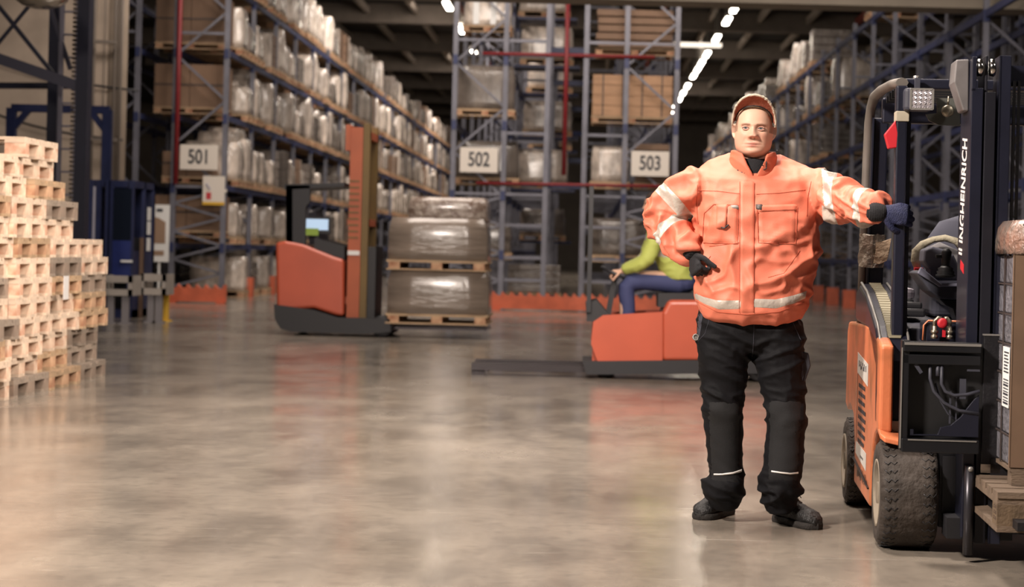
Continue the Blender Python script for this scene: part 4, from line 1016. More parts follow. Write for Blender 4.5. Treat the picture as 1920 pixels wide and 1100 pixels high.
def displace(me, f):
    co = [v.co.copy() for v in me.vertices]; no = [v.normal.copy() for v in me.vertices]
    for v, c, n in zip(me.vertices, co, no): v.co = c+n*f(c, n)
    me.update()
def relax(me, it=2, f=.5):
    bm = bmesh.new(); bm.from_mesh(me)
    for _ in range(it): bmesh.ops.smooth_vert(bm, verts=bm.verts[:], factor=f, use_axis_x=True, use_axis_y=True, use_axis_z=True)
    bm.to_mesh(me); bm.free(); me.update()
def ridge(p, k=1.0):
    n = noise.noise(p); return (1-min(1, abs(n)*2.6))**1.5*k
M_skin = mat('skin', 'd6a088', .5, 0, .10, 30, .12, 300)
def skin_mat():
    m = bpy.data.materials.new('face skin'); m.use_nodes = True; nt = m.node_tree; b = nt.nodes['Principled BSDF']
    a = nt.nodes.new('ShaderNodeVertexColor'); a.layer_name = 'tone'
    n = nt.nodes.new('ShaderNodeTexNoise'); n.inputs['Scale'].default_value = 160; n.inputs['Detail'].default_value = 3
    tc = nt.nodes.new('ShaderNodeTexCoord'); nt.links.new(tc.outputs['Object'], n.inputs['Vector'])
    bp = nt.nodes.new('ShaderNodeBump'); bp.inputs['Strength'].default_value = .15; bp.inputs['Distance'].default_value = .003
    nt.links.new(n.outputs['Fac'], bp.inputs['Height']); nt.links.new(bp.outputs[0], b.inputs['Normal'])
    nt.links.new(a.outputs['Color'], b.inputs['Base Color']); b.inputs['Roughness'].default_value = .58
    b.inputs['Subsurface Weight'].default_value = .05; b.inputs['Subsurface Radius'].default_value = (.01, .004, .002)
    return m
M_face = skin_mat()
HEADR = [(.122, .006, .008, .01), (.119, .022, .026, .032), (.110, .042, .050, .060), (.095, .058, .070, .082), (.075, .0685, .084, .096), (.050, .0755, .0915, .103), (.025, .079, .0945, .106), (.0, .0805, .091, .105), (-.02, .081, .090, .100), (-.04, .0815, .089, .090), (-.06, .0795, .088, .075), (-.08, .0745, .086, .062), (-.098, .063, .082, .055), (-.110, .049, .072, .052), (-.117, .028, .058, .05), (-.121, .008, .040, .035)]
def lerp_rows(rows, z):
    if z >= rows[0][0]: return rows[0][1:]
    for a, b in zip(rows, rows[1:]):
        if z >= b[0]:
            t = (a[0]-z)/(a[0]-b[0]); t = t; return [a[i]*(1-t)+b[i]*t for i in (1, 2, 3)]
    return rows[-1][1:]
def G(x, s): return math.exp(-x*x/(2*s*s))
def head_verts(T, K=96, N=128):
    """ring loft with a sculpted face; front is -y, eyes at z=0"""
    rings = []
    for k in range(K):
        t = k/(K-1); z = .122-.243*(t-.045*math.sin(2*PI*t)*1.2); z = max(-.121, min(.122, z))
        # smooth the radii by sampling around
        acc = [0, 0, 0]
        for dz in (-.006, -.003, 0, .003, .006):
            r = lerp_rows(HEADR, max(-.121, min(.122, z+dz))); acc = [acc[i]+r[i]/5 for i in range(3)]
        w, f, b = acc; ring = []
        for j in range(N):
            a = 2*PI*j/N; c, s = math.cos(a), math.sin(a); e = 2.25
            x = w*math.copysign(abs(c)**(2/e), c); y = (b if s > 0 else f)*math.copysign(abs(s)**(2/e), s)
            if s < 0:
                d = 0
                nz = .5*(1+math.tanh((z+.040)/.0035))*.5*(1-math.tanh((z-.012)/.012))
                d += .026*nz*G(x, .0085+.004*max(0, -z/.03))*(0.30+.70*min(1, max(0, (.014-z)/.045)))   # nose bridge to tip
                d += .010*G(z+.034, .008)*(G(x-.0145, .006)+G(x+.0145, .006))     # nostril wings
                d -= .013*(G(x-.031, .013)+G(x+.031, .013))*G(z-.001, .010)      # sockets
                d += .0075*G(z-.018, .0065)*(G(x-.028, .019)+G(x+.028, .019))     # brow ridge
                d += .004*(G(x-.045, .016)+G(x+.045, .016))*G(z+.028, .014)      # cheeks
                d += .0055*G(z+.0635, .004)*G(x, .018)+.006*G(z+.073, .0045)*G(x, .016)  # lips
                d -= .008*G(z+.068, .0020)*G(x, .022)                           # mouth line
                d -= .004*G(z+.083, .005)*G(x, .018)
                d += .008*G(z+.100, .011)*G(x, .020)                            # chin
                d -= .0022*G(z+.047, .006)*G(x, .004)                           # philtrum
                d -= .0025*G(abs(x)-.030-(-.04-z)*.35, .004)*(.5*(1+math.tanh((-.034-z)/.006)))*(.5*(1+math.tanh((z+.066)/.006)))  # laugh lines
                y -= d
            ring.append(T @ Vector((x, y, z)))
        rings.append(ring)
    return rings
SK = lin('c9a18a'); LIP = lin('b57566'); STB = lin('b48976'); HAIR = lin('6b4f3f'); EARC = lin('d8937c')
def tone(p):
    """p in head space"""
    x, y, z = p; c = Vector(SK)
    if y < .02 and z > -.2:
        lp = (G(z+.0635, .0035)+G(z+.0730, .0045))*G(x, .015); c = c.lerp(Vector(LIP), min(1, lp*1.1)); c = c.lerp(Vector(lin('6b3a30')), .75*G(z+.068, .0016)*min(1, G(x, .020)*1.3))
        if abs(x) > .012 and abs(x) < .055: bz = .0175-.16*max(0, abs(x)-.036)-.10*max(0, .030-abs(x)); c = c.lerp(Vector(lin('7a5440')), min(.75, 1.0*G(z-bz, .0030)*(1-G(abs(x)-.009, .004))*(1-G(abs(x)-.058, .005))))
        st = .35*(.5*(1+math.tanh((-.045-z)/.01)))*(1-min(1, lp)); c = c.lerp(Vector(STB), st)
        c = c.lerp(Vector(lin('c97f6c')), .35*(G(x-.045, .014)+G(x+.045, .014))*G(z+.03, .014)+.3*G(x, .01)*G(z+.028, .008))
        c = c.lerp(Vector(lin('4a2a22')), .85*(G(x-.0080, .0030)+G(x+.0080, .0030))*G(z+.0425, .0022))
    if (abs(x) > .066 or y > .02) and z > -.012 and y > -.055: c = c.lerp(Vector(HAIR), .65)
    return c
def paint(me, Ti, skinz):
    ca = me.color_attributes.new('tone', 'FLOAT_COLOR', 'POINT')
    for i, v in enumerate(me.vertices):
        p = Ti @ v.co; c = tone(p) if p.length < .17 and p.z > -.13 else Vector(SK)
        ca.data[i].color = (c[0], c[1], c[2], 1)
def eye(T, s, par):
    e = MB(); cx, cy, cz = s*.0325, -.0800, .0015; n = 20
    vs = [T @ Vector((cx, cy-.0045, cz))]; rr = []
    for r_, dd in ((.25, -.0044), (.5, -.0038), (.78, -.0024), (1, 0)):
        for j in range(n):
            a = 2*PI*j/n; x = .0145*r_*math.cos(a); z = (.0058 if math.sin(a) > 0 else .0042)*r_*math.sin(a)*(1-.15*abs(math.cos(a)))
            vs.append(T @ Vector((cx+x, cy+dd+abs(cx+x)*.10-abs(cx)*.10, cz+z)))
    fs = [(0, 1+j, 1+(j+1) % n) for j in range(n)]
    for k in range(3):
        for j in range(n): a, b = 1+k*n+j, 1+k*n+(j+1) % n; fs.append((a, b, b+n, a+n))
    e.add(vs, fs, 0, True)
    for rad, off, m in ((.0056, -.0050, 1), (.0026, -.0054, 2)):
        c_ = [T @ Vector((cx+rad*math.cos(2*PI*j/16)-.0008, cy+off, cz+.0006+min(.0048, max(-.0042, rad*math.sin(2*PI*j/16))))) for j in range(16)]
        e.add(c_, [list(range(16))], m)
    o = e.build('eye', [mat('eye white', 'c9bab2', .25), mat('iris', '5a5f63', .2), M_black], par)
    up = [T @ Vector((cx-.0155+.031*k/8, cy-.0030-.0022*math.sin(PI*k/8)+abs(cx-.0155+.031*k/8)*.10-abs(cx)*.10, cz+.0066*math.sin(PI*k/8)**.8)) for k in range(9)]
    lo = [T @ Vector((cx-.0150+.030*k/8, cy-.0030-.0016*math.sin(PI*k/8)+abs(cx-.0155+.031*k/8)*.10-abs(cx)*.10, cz-.0050*math.sin(PI*k/8)**.8)) for k in range(9)]
    M_lid = mat('eyelid', 'bb9080', .6)
    MB().tube(up, .0018, 6).tube([p+(T.to_3x3() @ Vector((0, .0020, .0030))) for p in up], .0024, 6).build('upper_eyelid', M_lid, o)
    MB().tube(lo, .0012, 6).tube([p+(T.to_3x3() @ Vector((0, .0016, -.0022))) for p in lo], .0024, 6).build('lower_eyelid', M_lid, o)
    MB().tube([p+(T.to_3x3() @ Vector((0, -.0015, -.0012))) for p in up], .0008, 5).build('eyelashes', mat('lash', '3a2a22', .7), o)
def ear(mb, T, s):
    limb(mb, [T @ Vector((s*.078, .0, .015)), T @ Vector((s*.086, .008, .022)), T @ Vector((s*.092, .018, .014)), T @ Vector((s*.091, .018, -.008)), T @ Vector((s*.085, .006, -.028)), T @ Vector((s*.079, -.002, -.034))], [.005, .006, .0065, .006, .0055, .005], 10)
    limb(mb, [T @ Vector((s*.077, .004, .012)), T @ Vector((s*.084, .012, .0)), T @ Vector((s*.078, .004, -.022))], [(.010, .004), (.012, .004), (.008, .004)], 10)
def hand(mb, W_, D, N_, thumb, curl, L=.19, spread=.0, sc=1.):
    """W_ wrist, D hand direction, N_ back-of-hand normal, thumb=+-1 side, curl list per finger (3 angles)"""
    D = D.normalized(); N_ = (N_-D*N_.dot(D)).normalized(); X_ = D.cross(N_)*thumb
    pl = .095*sc
    limb(mb, [W_-D*.02, W_+D*.03*sc, W_+D*.07*sc, W_+D*pl], [(.024*sc, .021*sc), (.030*sc, .018*sc), (.040*sc, .017*sc), (.038*sc, .014*sc)], 16, tuple(X_))
    lens = [(.042, .026, .020), (.046, .029, .022), (.043, .027, .021), (.034, .021, .018)]
    for i in range(4):
        off = (.030-.020*i)*sc; b = W_+D*(pl-.012-.004*abs(i-1))+X_*off; d = D.copy(); pts = [b-D*.015, b]; a = 0
        rads = [.0105*sc]*2; c = curl[i] if isinstance(curl[0], (list, tuple)) else curl
        d = (D+X_*spread*(1.5-i)).normalized()
        for k in range(3):
            a += c[k]; dd = d*math.cos(a)-N_*math.sin(a); b = b+dd*lens[i][k]*sc; pts.append(b); rads.append((.0100-.0008*k)*sc)
        limb(mb, pts, rads, 10, None, 3)
    b = W_+D*.028*sc+X_*.022*sc; d1 = (D*.6+X_*.75-N_*.35).normalized(); d2 = (D*.8+X_*.25-N_*.65).normalized()
    limb(mb, [b-X_*.01, b, b+d1*.040*sc, b+d1*.040*sc+d2*.034*sc, b+d1*.040*sc+d2*.034*sc+(d2-N_*.3)*.024*sc], [.014*sc, .015*sc, .0125*sc, .0115*sc, .010*sc], 10, None, 3)
# ---- the man
MY_ = 7.75
mo = Vector((P(1405, 980, MY_).x, MY_, 0))
person = empty('person', mo, 'man in orange hi-vis jacket, black trousers and cap, one hand gripping the forklift', 'person')
def mp(u, v, dy=0.): return P(u, v, MY_+dy)-mo
PXM = FPX/MY_
M_jk = mat('hi-vis orange', 'd4745a', .6, 0, .12, 3, .10, 260)
M_rf = mat('reflective tape', 'bdb3a8', .45, .15, .15, 8, .2, 60)
M_seam = mat('seam thread', 'a8492f', .8)  # darker orange thread of the seams and stitching
M_tr = mat('black workwear', '0b0b0f', .75, 0, .25, 6, .14, 260, spec=.2)
M_gl = mat('navy glove', '1e2448', .75, 0, .3, 25, .4, 200)
M_cuff = mat('black knit', '17161a', .9, 0, .2, 40, .4, 300)
# head placement
hc = mp(1413.5, 245, .02); HT = Matrix.Translation(hc) @ Matrix.Rotation(R(-7), 4, 'Z') @ Matrix.Rotation(R(1.5), 4, 'Y') @ Matrix.Rotation(R(-2), 4, 'X') @ Matrix.Diagonal((.99, 1, .985, 1))
# pole grip point
polew = fkT @ Vector((-.464, .15, 1.35)); pole = polew-mo
gz_ = mp(1680, 401, -.3).z
grip = Vector((pole.x, pole.y, gz_))
sh_l, sh_r = mp(1312, 352, .02), mp(1512, 348, .02)
el_l, wr_l = mp(1247, 410, .06), mp(1297, 470, -.04)
el_r, wr_r = mp(1590, 380, -.12), Vector((grip.x-.095, grip.y-.035, mp(1655, 401, -.3).z))
# body (continuous: head, neck, torso, arms, legs)
b = MB(); b.loft(head_verts(HT))
for s_ in (-1, 1): ear(b, HT, s_)
nb = mp(1412, 318, .04)
limb(b, [hc+Vector((0, .018, -.05)), hc+Vector((0, .03, -.10)), nb, nb+Vector((0, 0, -.08))], [(.058, .060), (.060, .062), (.066, .064), (.09, .07)], 24, (1, 0, 0))
b.loft([sring(mp(1410, 340).x, .04, z, w, d, d) for z, w, d in ((mp(1410, 335).z, .08, .06), (mp(1410, 350).z, .17, .09), (mp(1410, 400).z, .19, .11), (mp(1410, 480).z, .17, .11), (mp(1410, 560).z, .165, .11), (mp(1410, 640).z, .17, .11))])
limb(b, [sh_l+Vector((.05, 0, 0)), sh_l, (sh_l+el_l)/2, el_l, (el_l+wr_l)/2, wr_l], [.055, .055, .047, .042, .038, .028])
limb(b, [sh_r-Vector((.05, 0, 0)), sh_r, (sh_r+el_r)/2, el_r, (el_r+wr_r)/2, wr_r], [.055, .055, .047, .042, .038, .028])
limb(b, [mp(1360, 620, .02), mp(1357, 750, .03), mp(1358, 900, .10)], [.085, .058, .045]); limb(b, [mp(1455, 620, .02), mp(1470, 750, .0), mp(1464, 915, -.03)], [.085, .058, .045])
me = remesh(b, .0029, 1); paint(me, HT.inverted(), 0)
body = obj('body', me, [M_face], person)
for s_ in (-1, 1): eye(HT, s_, body)
# jacket
def silhouette(rows, mb, dy=.03, e=2.5, n=48):
    rings = []
    for v, ul, ur, f, bk, tl in rows:
        a, c = mp(ul, v, dy), mp(ur, v, dy); rings.append(sring((a.x+c.x)/2, dy, (a.z+c.z)/2, (c.x-a.x)/2, f, bk, n, e, tl))
    mb.loft(rings)
j = MB()
silhouette([(594, 1322, 1497, .150, .15, .22), (584, 1310, 1504, .168, .16, .22), (568, 1302, 1512, .185, .17, .20), (545, 1298, 1522, .195, .175, .14), (510, 1301, 1531, .200, .17, .08), (470, 1305, 1537, .195, .165, .04), (430, 1302, 1539, .180, .16, 0), (395, 1297, 1537, .165, .155, 0), (365, 1298, 1534, .150, .145, 0), (350, 1300, 1532, .135, .135, .05), (333, 1304, 1534, .125, .125, .12), (318, 1314, 1524, .112, .115, .35), (306, 1332, 1500, .10, .105, .6), (299, 1352, 1478, .09, .095, .8), (294, 1368, 1464, .078, .085, .95)], j)
limb(j, [mp(1345, 365, .03), mp(1312, 362, .03), mp(1284, 366, .03), mp(1260, 383, .05), mp(1246, 409, .06), mp(1260, 436, .03), mp(1281, 457, -.02), mp(1293, 467, -.06)], [.095, .102, .098, .092, .086, .080, .072, .062], 24)
limb(j, [mp(1478, 362, .03), mp(1512, 360, .03), mp(1545, 366, -.01), mp(1584, 378, -.12), mp(1616, 386, -.23), mp(1634, 391, -.29), mp(1643, 394, -.315)], [.095, .103, .096, .088, .082, .074, .068], 24)
limb(j, [mp(1322, 346, .04), mp(1380, 334, .05), mp(1440, 331, .05), mp(1505, 342, .04)], [.06, .06, .06, .06], 16)
me = remesh(j, .0060, 3)
armL = [mp(1312, 362, .03), mp(1284, 366, .03), mp(1246, 409, .06), mp(1294, 468, -.035)]
armR = [mp(1512, 360, .03), mp(1588, 379, -.12), mp(1664, 398, -.36)]
def seg(p, path):
    best = (1e9, 0, None); s = 0
    for a, c in zip(path, path[1:]):
        d = c-a; t = max(0, min(1, (p-a).dot(d)/d.length_squared)); q_ = a+d*t; r = (p-q_).length
        if r < best[0]: best = (r, s+t*d.length, p-q_)
        s += d.length
    return best
xl, xr = mp(1300, 400).x, mp(1535, 400).x
hemz = mp(1410, 596).z
def jwr(p, n):
    dl, dr = seg(p, armL), seg(p, armR); d = 0
    arm = None
    if p.x < xl+.02 and dl[0] < .13: arm, sd = dl, 1
    elif p.x > xr-.02 and dr[0] < .13: arm, sd = dr, 2
    if arm:
        ang = math.atan2(arm[2].z, arm[2].y); s = arm[1]
        d += .027*ridge(Vector((s*9+1.3*math.sin(ang), math.cos(ang)*.7+sd*3, math.sin(ang)*.7)))
        d += .013*ridge(Vector((s*20, math.cos(ang)*1.4, math.sin(ang)*1.4+sd)))
        d -= .014
    else:
        w = min(1, max(.25, (mp(1410, 330).z-p.z)/.35))*min(1, max(.30, (p.z-hemz)/.12))
        d += .026*w*ridge(Vector((p.x*6+p.z*3, p.y*3, p.z*6-p.x*4+2)))
        d += .015*w*ridge(Vector((p.x*11-p.z*4, p.y*8+5, p.z*15+p.x*5)))
        d -= .017*w
    d += .0022*noise.noise(p*28)
    return d
displace(me, jwr); relax(me, 3)
# cut out reflective sleeve stripes
bm = bmesh.new(); bm.from_mesh(me)
def stripe(a, d, w, test):
    d = d.normalized()
    for o_ in (-w/2, w/2):
        fs = [f for f in bm.faces if test(f.calc_center_median())]
        es = set(e for f in fs for e in f.edges); vs = set(v for f in fs for v in f.verts)
        bmesh.ops.bisect_plane(bm, geom=list(fs)+list(es)+list(vs), dist=1e-5, plane_co=a+d*o_, plane_no=d)
    for f in bm.faces:
        c = f.calc_center_median()
        if test(c) and abs((c-a).dot(d)) < w/2: f.material_index = 1
tl = lambda path, rng, x0, x1: (lambda c: seg(c, path)[0] < .13 and rng[0] < seg(c, path)[1] < rng[1] and x0 < c.x < x1)
sl = (armL[1]-armL[0]).length; s2 = sl+(armL[2]-armL[1]).length
stripe(mp(1259, 377, .05), Vector((-.72, 0, -.68)), .050, tl(armL, (.04, s2), -9, xl-.0))
stripe(mp(1263, 432, .02), (armL[3]-armL[2])+Vector((.0, 0, .02)), .048, tl(armL, (s2+.01, 9), -9, xl+.01))
stripe(mp(1560, 370, -.03), Vector((1, -.35, .12)), .062, tl(armR, (.02, .32), xr+.0, 9))
stripe(mp(1622, 388, -.25), Vector((1, -.7, .02)), .036, tl(armR, (.22, 9), xr+.05, 9))
bm.to_mesh(me); bm.free()
for p_ in me.polygons: p_.use_smooth = True
jacket = obj('jacket', me, [M_jk, M_rf], person)
def bvh_of(me): return BVHTree.FromPolygons([v.co.copy() for v in me.vertices], [tuple(p.vertices) for p in me.polygons])
BJ = bvh_of(me); camL = Vector((0, 0, EYE))-mo
def shoot(bv, u, v, off=.0):
    d = (P(u, v, 8.)-Vector((0, 0, EYE))).normalized(); h = bv.ray_cast(camL, d)
    if h[0] is None:
        h2 = bv.find_nearest(P(u, v, MY_-.1)-mo); return h2[0]-d*off
    return h[0]-d*off
def patch(name, poly, mats, th=.004, bv=None, par=None, nx=14, ny=14, relax=0):
    """four-sided patch: poly = corner pixels TL,TR,BR,BL; lies on the cloth"""
    bv = bv or BJ; TL, TR, BR, BL = [Vector(p) for p in poly]; top = []; bot = []
    for i in range(ny+1):
        for k in range(nx+1):
            a = TL.lerp(TR, k/nx); c = BL.lerp(BR, k/nx); q_ = a.lerp(c, i/ny)
            edge_ = i in (0, ny) or k in (0, nx)
            top.append(shoot(bv, q_.x, q_.y, -.002 if edge_ else th))
    mb = MB(); w = nx+1
    mb.add(top, [(i*w+k, i*w+k+1, (i+1)*w+k+1, (i+1)*w+k) for i in range(ny) for k in range(nx)], 0, True)
    return mb.build(name, mats, par or person)
def line(name, pts, w, m, bv=None, par=None, off=.001, step=4, tube=True):
    bv = bv or BJ; out = []
    for a, c in zip(pts, pts[1:]):
        a, c = Vector(a), Vector(c); n = max(1, int((c-a).length/step))
        for k in range(n): out.append(a.lerp(c, k/n))
    out.append(Vector(pts[-1])); P3 = [shoot(bv, p.x, p.y, off) for p in out]
    return MB().tube(P3, w, 6).build(name, m, par or person)
def band(name, top, bot, m, th=.0025, bv=None, par=None, n=60):
    """strip between two pixel polylines"""
    def samp(pl, t):
        L = [(Vector(b_)-Vector(a_)).length for a_, b_ in zip(pl, pl[1:])]; s = t*sum(L)
        for (a_, b_), l in zip(zip(pl, pl[1:]), L):
            if s <= l: return Vector(a_).lerp(Vector(b_), s/l)
            s -= l
        return Vector(pl[-1])
    bv = bv or BJ; vs = []; k = 4
    for i in range(n+1):
        a, c = samp(top, i/n), samp(bot, i/n)
        for q_ in range(k+1): p = a.lerp(c, q_/k); vs.append(shoot(bv, p.x, p.y, th if 0 < q_ < k else .0005))
    w = k+1
    return MB().add(vs, [(i*w+q_, i*w+q_+1, (i+1)*w+q_+1, (i+1)*w+q_) for i in range(n) for q_ in range(k)], 0, True).build(name, m, par or person)
patch('placket', [(1387, 338), (1416, 338), (1416, 588), (1386, 588)], [M_jk], .006, nx=8, ny=50, par=jacket)
line('seam', [(1387, 340), (1386, 586)], .0009, M_seam, par=jacket, off=.0045)
line('seam', [(1414, 342), (1413, 586)], .0009, M_seam, par=jacket, off=.0045)
line('seam', [(1306, 357), (1345, 358), (1386, 363)], .0012, M_seam, par=jacket)
line('seam', [(1418, 364), (1460, 362), (1510, 356)], .0012, M_seam, par=jacket)
patch('chest_pocket', [(1338, 384), (1384, 384), (1383, 457), (1318, 455)], [M_jk], .007, par=jacket)
patch('pen_pocket', [(1342, 382), (1366, 382), (1363, 432), (1340, 430)], [M_jk], .014, par=jacket, nx=8)
patch('chest_pocket', [(1420, 388), (1494, 386), (1492, 456), (1422, 454)], [M_jk], .007, par=jacket)
patch('pocket_flap', [(1419, 384), (1496, 382), (1496, 396), (1419, 399)], [M_jk], .011, par=jacket, ny=5)
for pl in ([(1318, 455), (1383, 457), (1384, 384), (1338, 383), (1320, 400), (1317, 452)], [(1420, 388), (1422, 455), (1492, 457), (1495, 388)], [(1366, 383), (1364, 432), (1340, 431)], [(1432, 385), (1431, 452)], [(1419, 399), (1496, 396)]):
    line('pocket_stitching', pl, .0010, M_seam, par=jacket, off=.003)
patch('reflective_tab', [(1369, 383), (1386, 383), (1386, 394), (1370, 392)], [mat('grey tab', '8e8782', .5)], .011, par=jacket, nx=4, ny=3)
patch('reflective_tab', [(1416, 382), (1433, 382), (1430, 399), (1417, 392)], [mat('dark tab', '4a4340', .5)], .013, par=jacket, nx=4, ny=4)
line('zip_pull', [(1352, 426), (1358, 428), (1366, 421)], .0035, M_black, par=jacket, off=.014)
# lower pocket openings and fold seams
line('seam', [(1332, 480), (1318, 500), (1310, 522)], .0012, M_seam, par=jacket)
line('seam', [(1500, 470), (1470, 512), (1440, 520)], .0010, M_seam, par=jacket)
line('seam', [(1386, 455), (1330, 462)], .001, M_seam, par=jacket)
0 and patch('pocket_lining', [(1301, 502), (1325, 494), (1317, 505), (1304, 517)], [M_cuff], .010, par=jacket, nx=6, ny=6)
band('hem_tape', [(1301, 548), (1318, 556), (1345, 563), (1385, 563), (1418, 560), (1455, 561), (1490, 553), (1513, 545)], [(1304, 560), (1322, 570), (1348, 580), (1387, 579), (1418, 576), (1455, 578), (1488, 569), (1510, 559)], M_rf, .004, par=jacket)
line('seam', [(1306, 565), (1345, 585), (1400, 590), (1460, 585), (1508, 566)], .001, M_seam, par=jacket)
# shoulder yoke seams and sleeve seams
line('seam', [(1308, 346), (1306, 380), (1309, 420)], .0013, M_seam, par=jacket)
line('seam', [(1521, 340), (1514, 372), (1513, 405)], .0013, M_seam, par=jacket)
# collar
def collar():
    cx, cy = mp(1413, 310).x, .035; n = 44; rings = []
    for i in range(n+1):
        t = -1+2*i/n    # opening at the front (-y)
        fr = abs(t)**3
        zt = mp(1410, 281).z-.010*fr; zb = mp(1410, 318).z-.042*fr
        if fr > .55: zt -= (fr-.55)*.02
        ring = []
        for k in range(7):
            q_ = k/6; a = R(90)+t*R(178-30*q_**1.2); r = .104*(1-q_)+(.093+.012*fr)*q_+.004*math.sin(q_*PI)
            ring.append(Vector((cx+r*math.cos(a)*1.0+(t*.012*fr*q_ if 0 else 0), cy+r*math.sin(a)*(.95 if math.sin(a) < 0 else .8), zb*(1-q_)+zt*q_)))
        rings.append(ring)
    th = .009; out = MB()
    full = []
    for ring in rings:
        o_ = ring; inn = [Vector((cx+(p.x-cx)*(1-th/.095), cy+(p.y-cy)*(1-th/.095), p.z)) for p in ring][::-1]
        full.append(o_+inn)
    out.loft(full)
    me = remesh(out, .004, 3)
    displace(me, lambda p, n: .005*ridge(Vector((p.x*9, p.y*9, p.z*14)))-.002)
    return me
col_ = obj('collar', collar(), [mat('hi-vis orange collar', 'ca6a4e', .65, 0, .12, 3, .10, 260)], jacket); BC = bvh_of(col_.data)
for pl in ([(1383, 318), (1386, 327)], [(1378, 322), (1381, 329)], [(1428, 305), (1430, 310)], [(1437, 303), (1437, 316), (1432, 318)]): line('drawcord', pl, .0028, M_black, bv=BC, par=jacket, off=.002, step=3)
# shirt at the neck and cap
sc_ = MB(); sc_.loft([sring(mp(1412, 320).x, .032, z, w, w*1.0, w, 32, 2) for z, w in ((mp(1410, 345).z, .083), (mp(1410, 318).z, .078), (mp(1410, 302).z, .072), (mp(1410, 298).z, .066))]); sc_.build('shirt', M_cuff, person)
cap = MB(); capm = MB()
def hv_(x, y, z): return HT @ Vector((x, y, z))
rings = []
for k in range(16):
    q_ = k/15; ring = []
    for jn in range(48):
        a = 2*PI*jn/48; s = math.sin(a); zb = (.098 if s < 0 else .098)-.055*(1+s)/1.0*(1 if s > -1 else 1)*.55 if s < 0 else .068-.05*s
        z = zb+(.131-zb)*math.sin(q_*PI/2); rr = math.cos(q_*PI/2)**.75 if q_ < 1 else .01
        w0, f0, b0 = .0860, .0900, .112
        ring.append(hv_(w0*rr*math.cos(a), (b0 if s > 0 else f0)*rr*s, z))
    rings.append(ring)
cap.loft(rings)
M_cap = mat('cap cloth', 'b5a48e', .85, 0, .3, 30, .5, 120); M_und = mat('cap underside', '96543f', .85, 0, .25, 20, .3, 100)
co = obj('cap', remesh(cap, .003, 3), [M_cap], person)
def brim_pt(t, q_, off=0):
    a = t*R(88); xi, yi, zi = .079*math.sin(a), -.093*math.cos(a*.86)+.004, .040+.060*math.cos(a)**.9 if abs(t) < .999 else .040
    xo, yo, zo = .0925*math.sin(a), -.072-.095*math.cos(a)**1.1*1.0+.03, .012+.125*max(0, math.cos(a))**.75
    if abs(t) > .999: zo = .012
    x = xi*(1-q_)+xo*q_; y = yi*(1-q_)+yo*q_; z = zi*(1-q_)+zo*q_+.006*math.sin(q_*PI)+off
    return hv_(x, y, z)
br = MB(); nt_, nq = 40, 8
for off, m_ in ((0, 0), (.004, 1)):
    vs = [brim_pt(-1+2*i/nt_, k/nq, off) for i in range(nt_+1) for k in range(nq+1)]
    br.add(vs, [(i*(nq+1)+k, i*(nq+1)+k+1, (i+1)*(nq+1)+k+1, (i+1)*(nq+1)+k) for i in range(nt_) for k in range(nq)], m_, True)
br.build('cap_brim', [M_und, M_cap], co)
edge_pts = [brim_pt(-1+2*i/60, 1, .002) for i in range(61)]; r4 = random.Random(4)
MB().tube([p+Vector((r4.uniform(-.001, .001), 0, r4.uniform(-.001, .0015))) for p in edge_pts], [(.0042+r4.uniform(-.001, .0015),)*2 for _ in edge_pts], 8).build('frayed_brim_edge', mat('frayed edge', 'cdbfab', .9, 0, .2, 60, .6, 200), co)
fr = MB()
for i in (14, 15, 17, 22, 28, 30, 34, 38, 41, 43, 44, 45): p = edge_pts[i]; fr.tube([p, p+Vector((r4.uniform(-.006, .006), -.002, r4.uniform(.004, .009)))], .0008, 5)
fr.build('loose_threads', mat('frayed edge', 'cdbfab'), co)
tag(MB().tube([brim_pt(-1+2*i/60, 0, -.0025) for i in range(61)], .0026, 6).build('sweatband', M_black, co))
# trousers
tr = MB()
silhouette([(560, 1316, 1488, .12, .13, 0), (590, 1308, 1497, .125, .135, 0), (620, 1306, 1504, .125, .14, 0), (645, 1307, 1508, .115, .135, 0), (662, 1312, 1506, .09, .11, 0)], tr, .03, 2.6)
def leg(rows, up=(1, 0, 0)):
    pts, rad = [], []
    for v, a, c, dy, ry in rows: pts.append(mp((a+c)/2, v, dy)); rad.append(((c-a)/2/PXM, ry))
    limb(tr, pts, rad, 24, up, 4, False)
leg([(610, 1308, 1412, .03, .12), (650, 1307, 1411, .03, .115), (690, 1311, 1403, .035, .105), (740, 1316, 1399, .04, .095), (790, 1320, 1394, .06, .09), (840, 1325, 1393, .08, .088), (880, 1328, 1393, .095, .09), (896, 1327, 1394, .10, .09), (906, 1319, 1397, .10, .095), (920, 1321, 1396, .11, .09), (932, 1326, 1394, .12, .085), (941, 1333, 1390, .13, .08)])
leg([(610, 1404, 1503, .03, .12), (650, 1407, 1510, .02, .115), (690, 1417, 1509, .01, .105), (740, 1433, 1508, .0, .095), (790, 1436, 1511, -.01, .09), (840, 1434, 1508, -.02, .088), (885, 1430, 1505, -.03, .09), (905, 1424, 1502, -.03, .095), (922, 1424, 1499, -.02, .09), (937, 1428, 1499, -.005, .085), (948, 1434, 1496, .005, .08)])
me = remesh(tr, .006, 4)
def twr(p, n):
    zk = mp(1410, 750).z; zc = mp(1410, 915).z; zh = mp(1410, 640).z
    w = .35+1.3*G(p.z-zk, .07)+1.5*G(p.z-zc, .05)+.8*G(p.z-zh, .09)
    return .012*w*ridge(Vector((p.x*5+p.z*5, p.y*4, p.z*13-abs(p.x)*6)))+.005*w*ridge(Vector((p.x*12, p.y*9, p.z*26+p.x*9)))-.010*w*.5+.001*noise.noise(p*25)
displace(me, twr); relax(me, 1)
trs = obj('trousers', me, [M_tr], person); BT = bvh_of(me)
M_rt = mat('reflective piping', 'd9d6d2', .4)
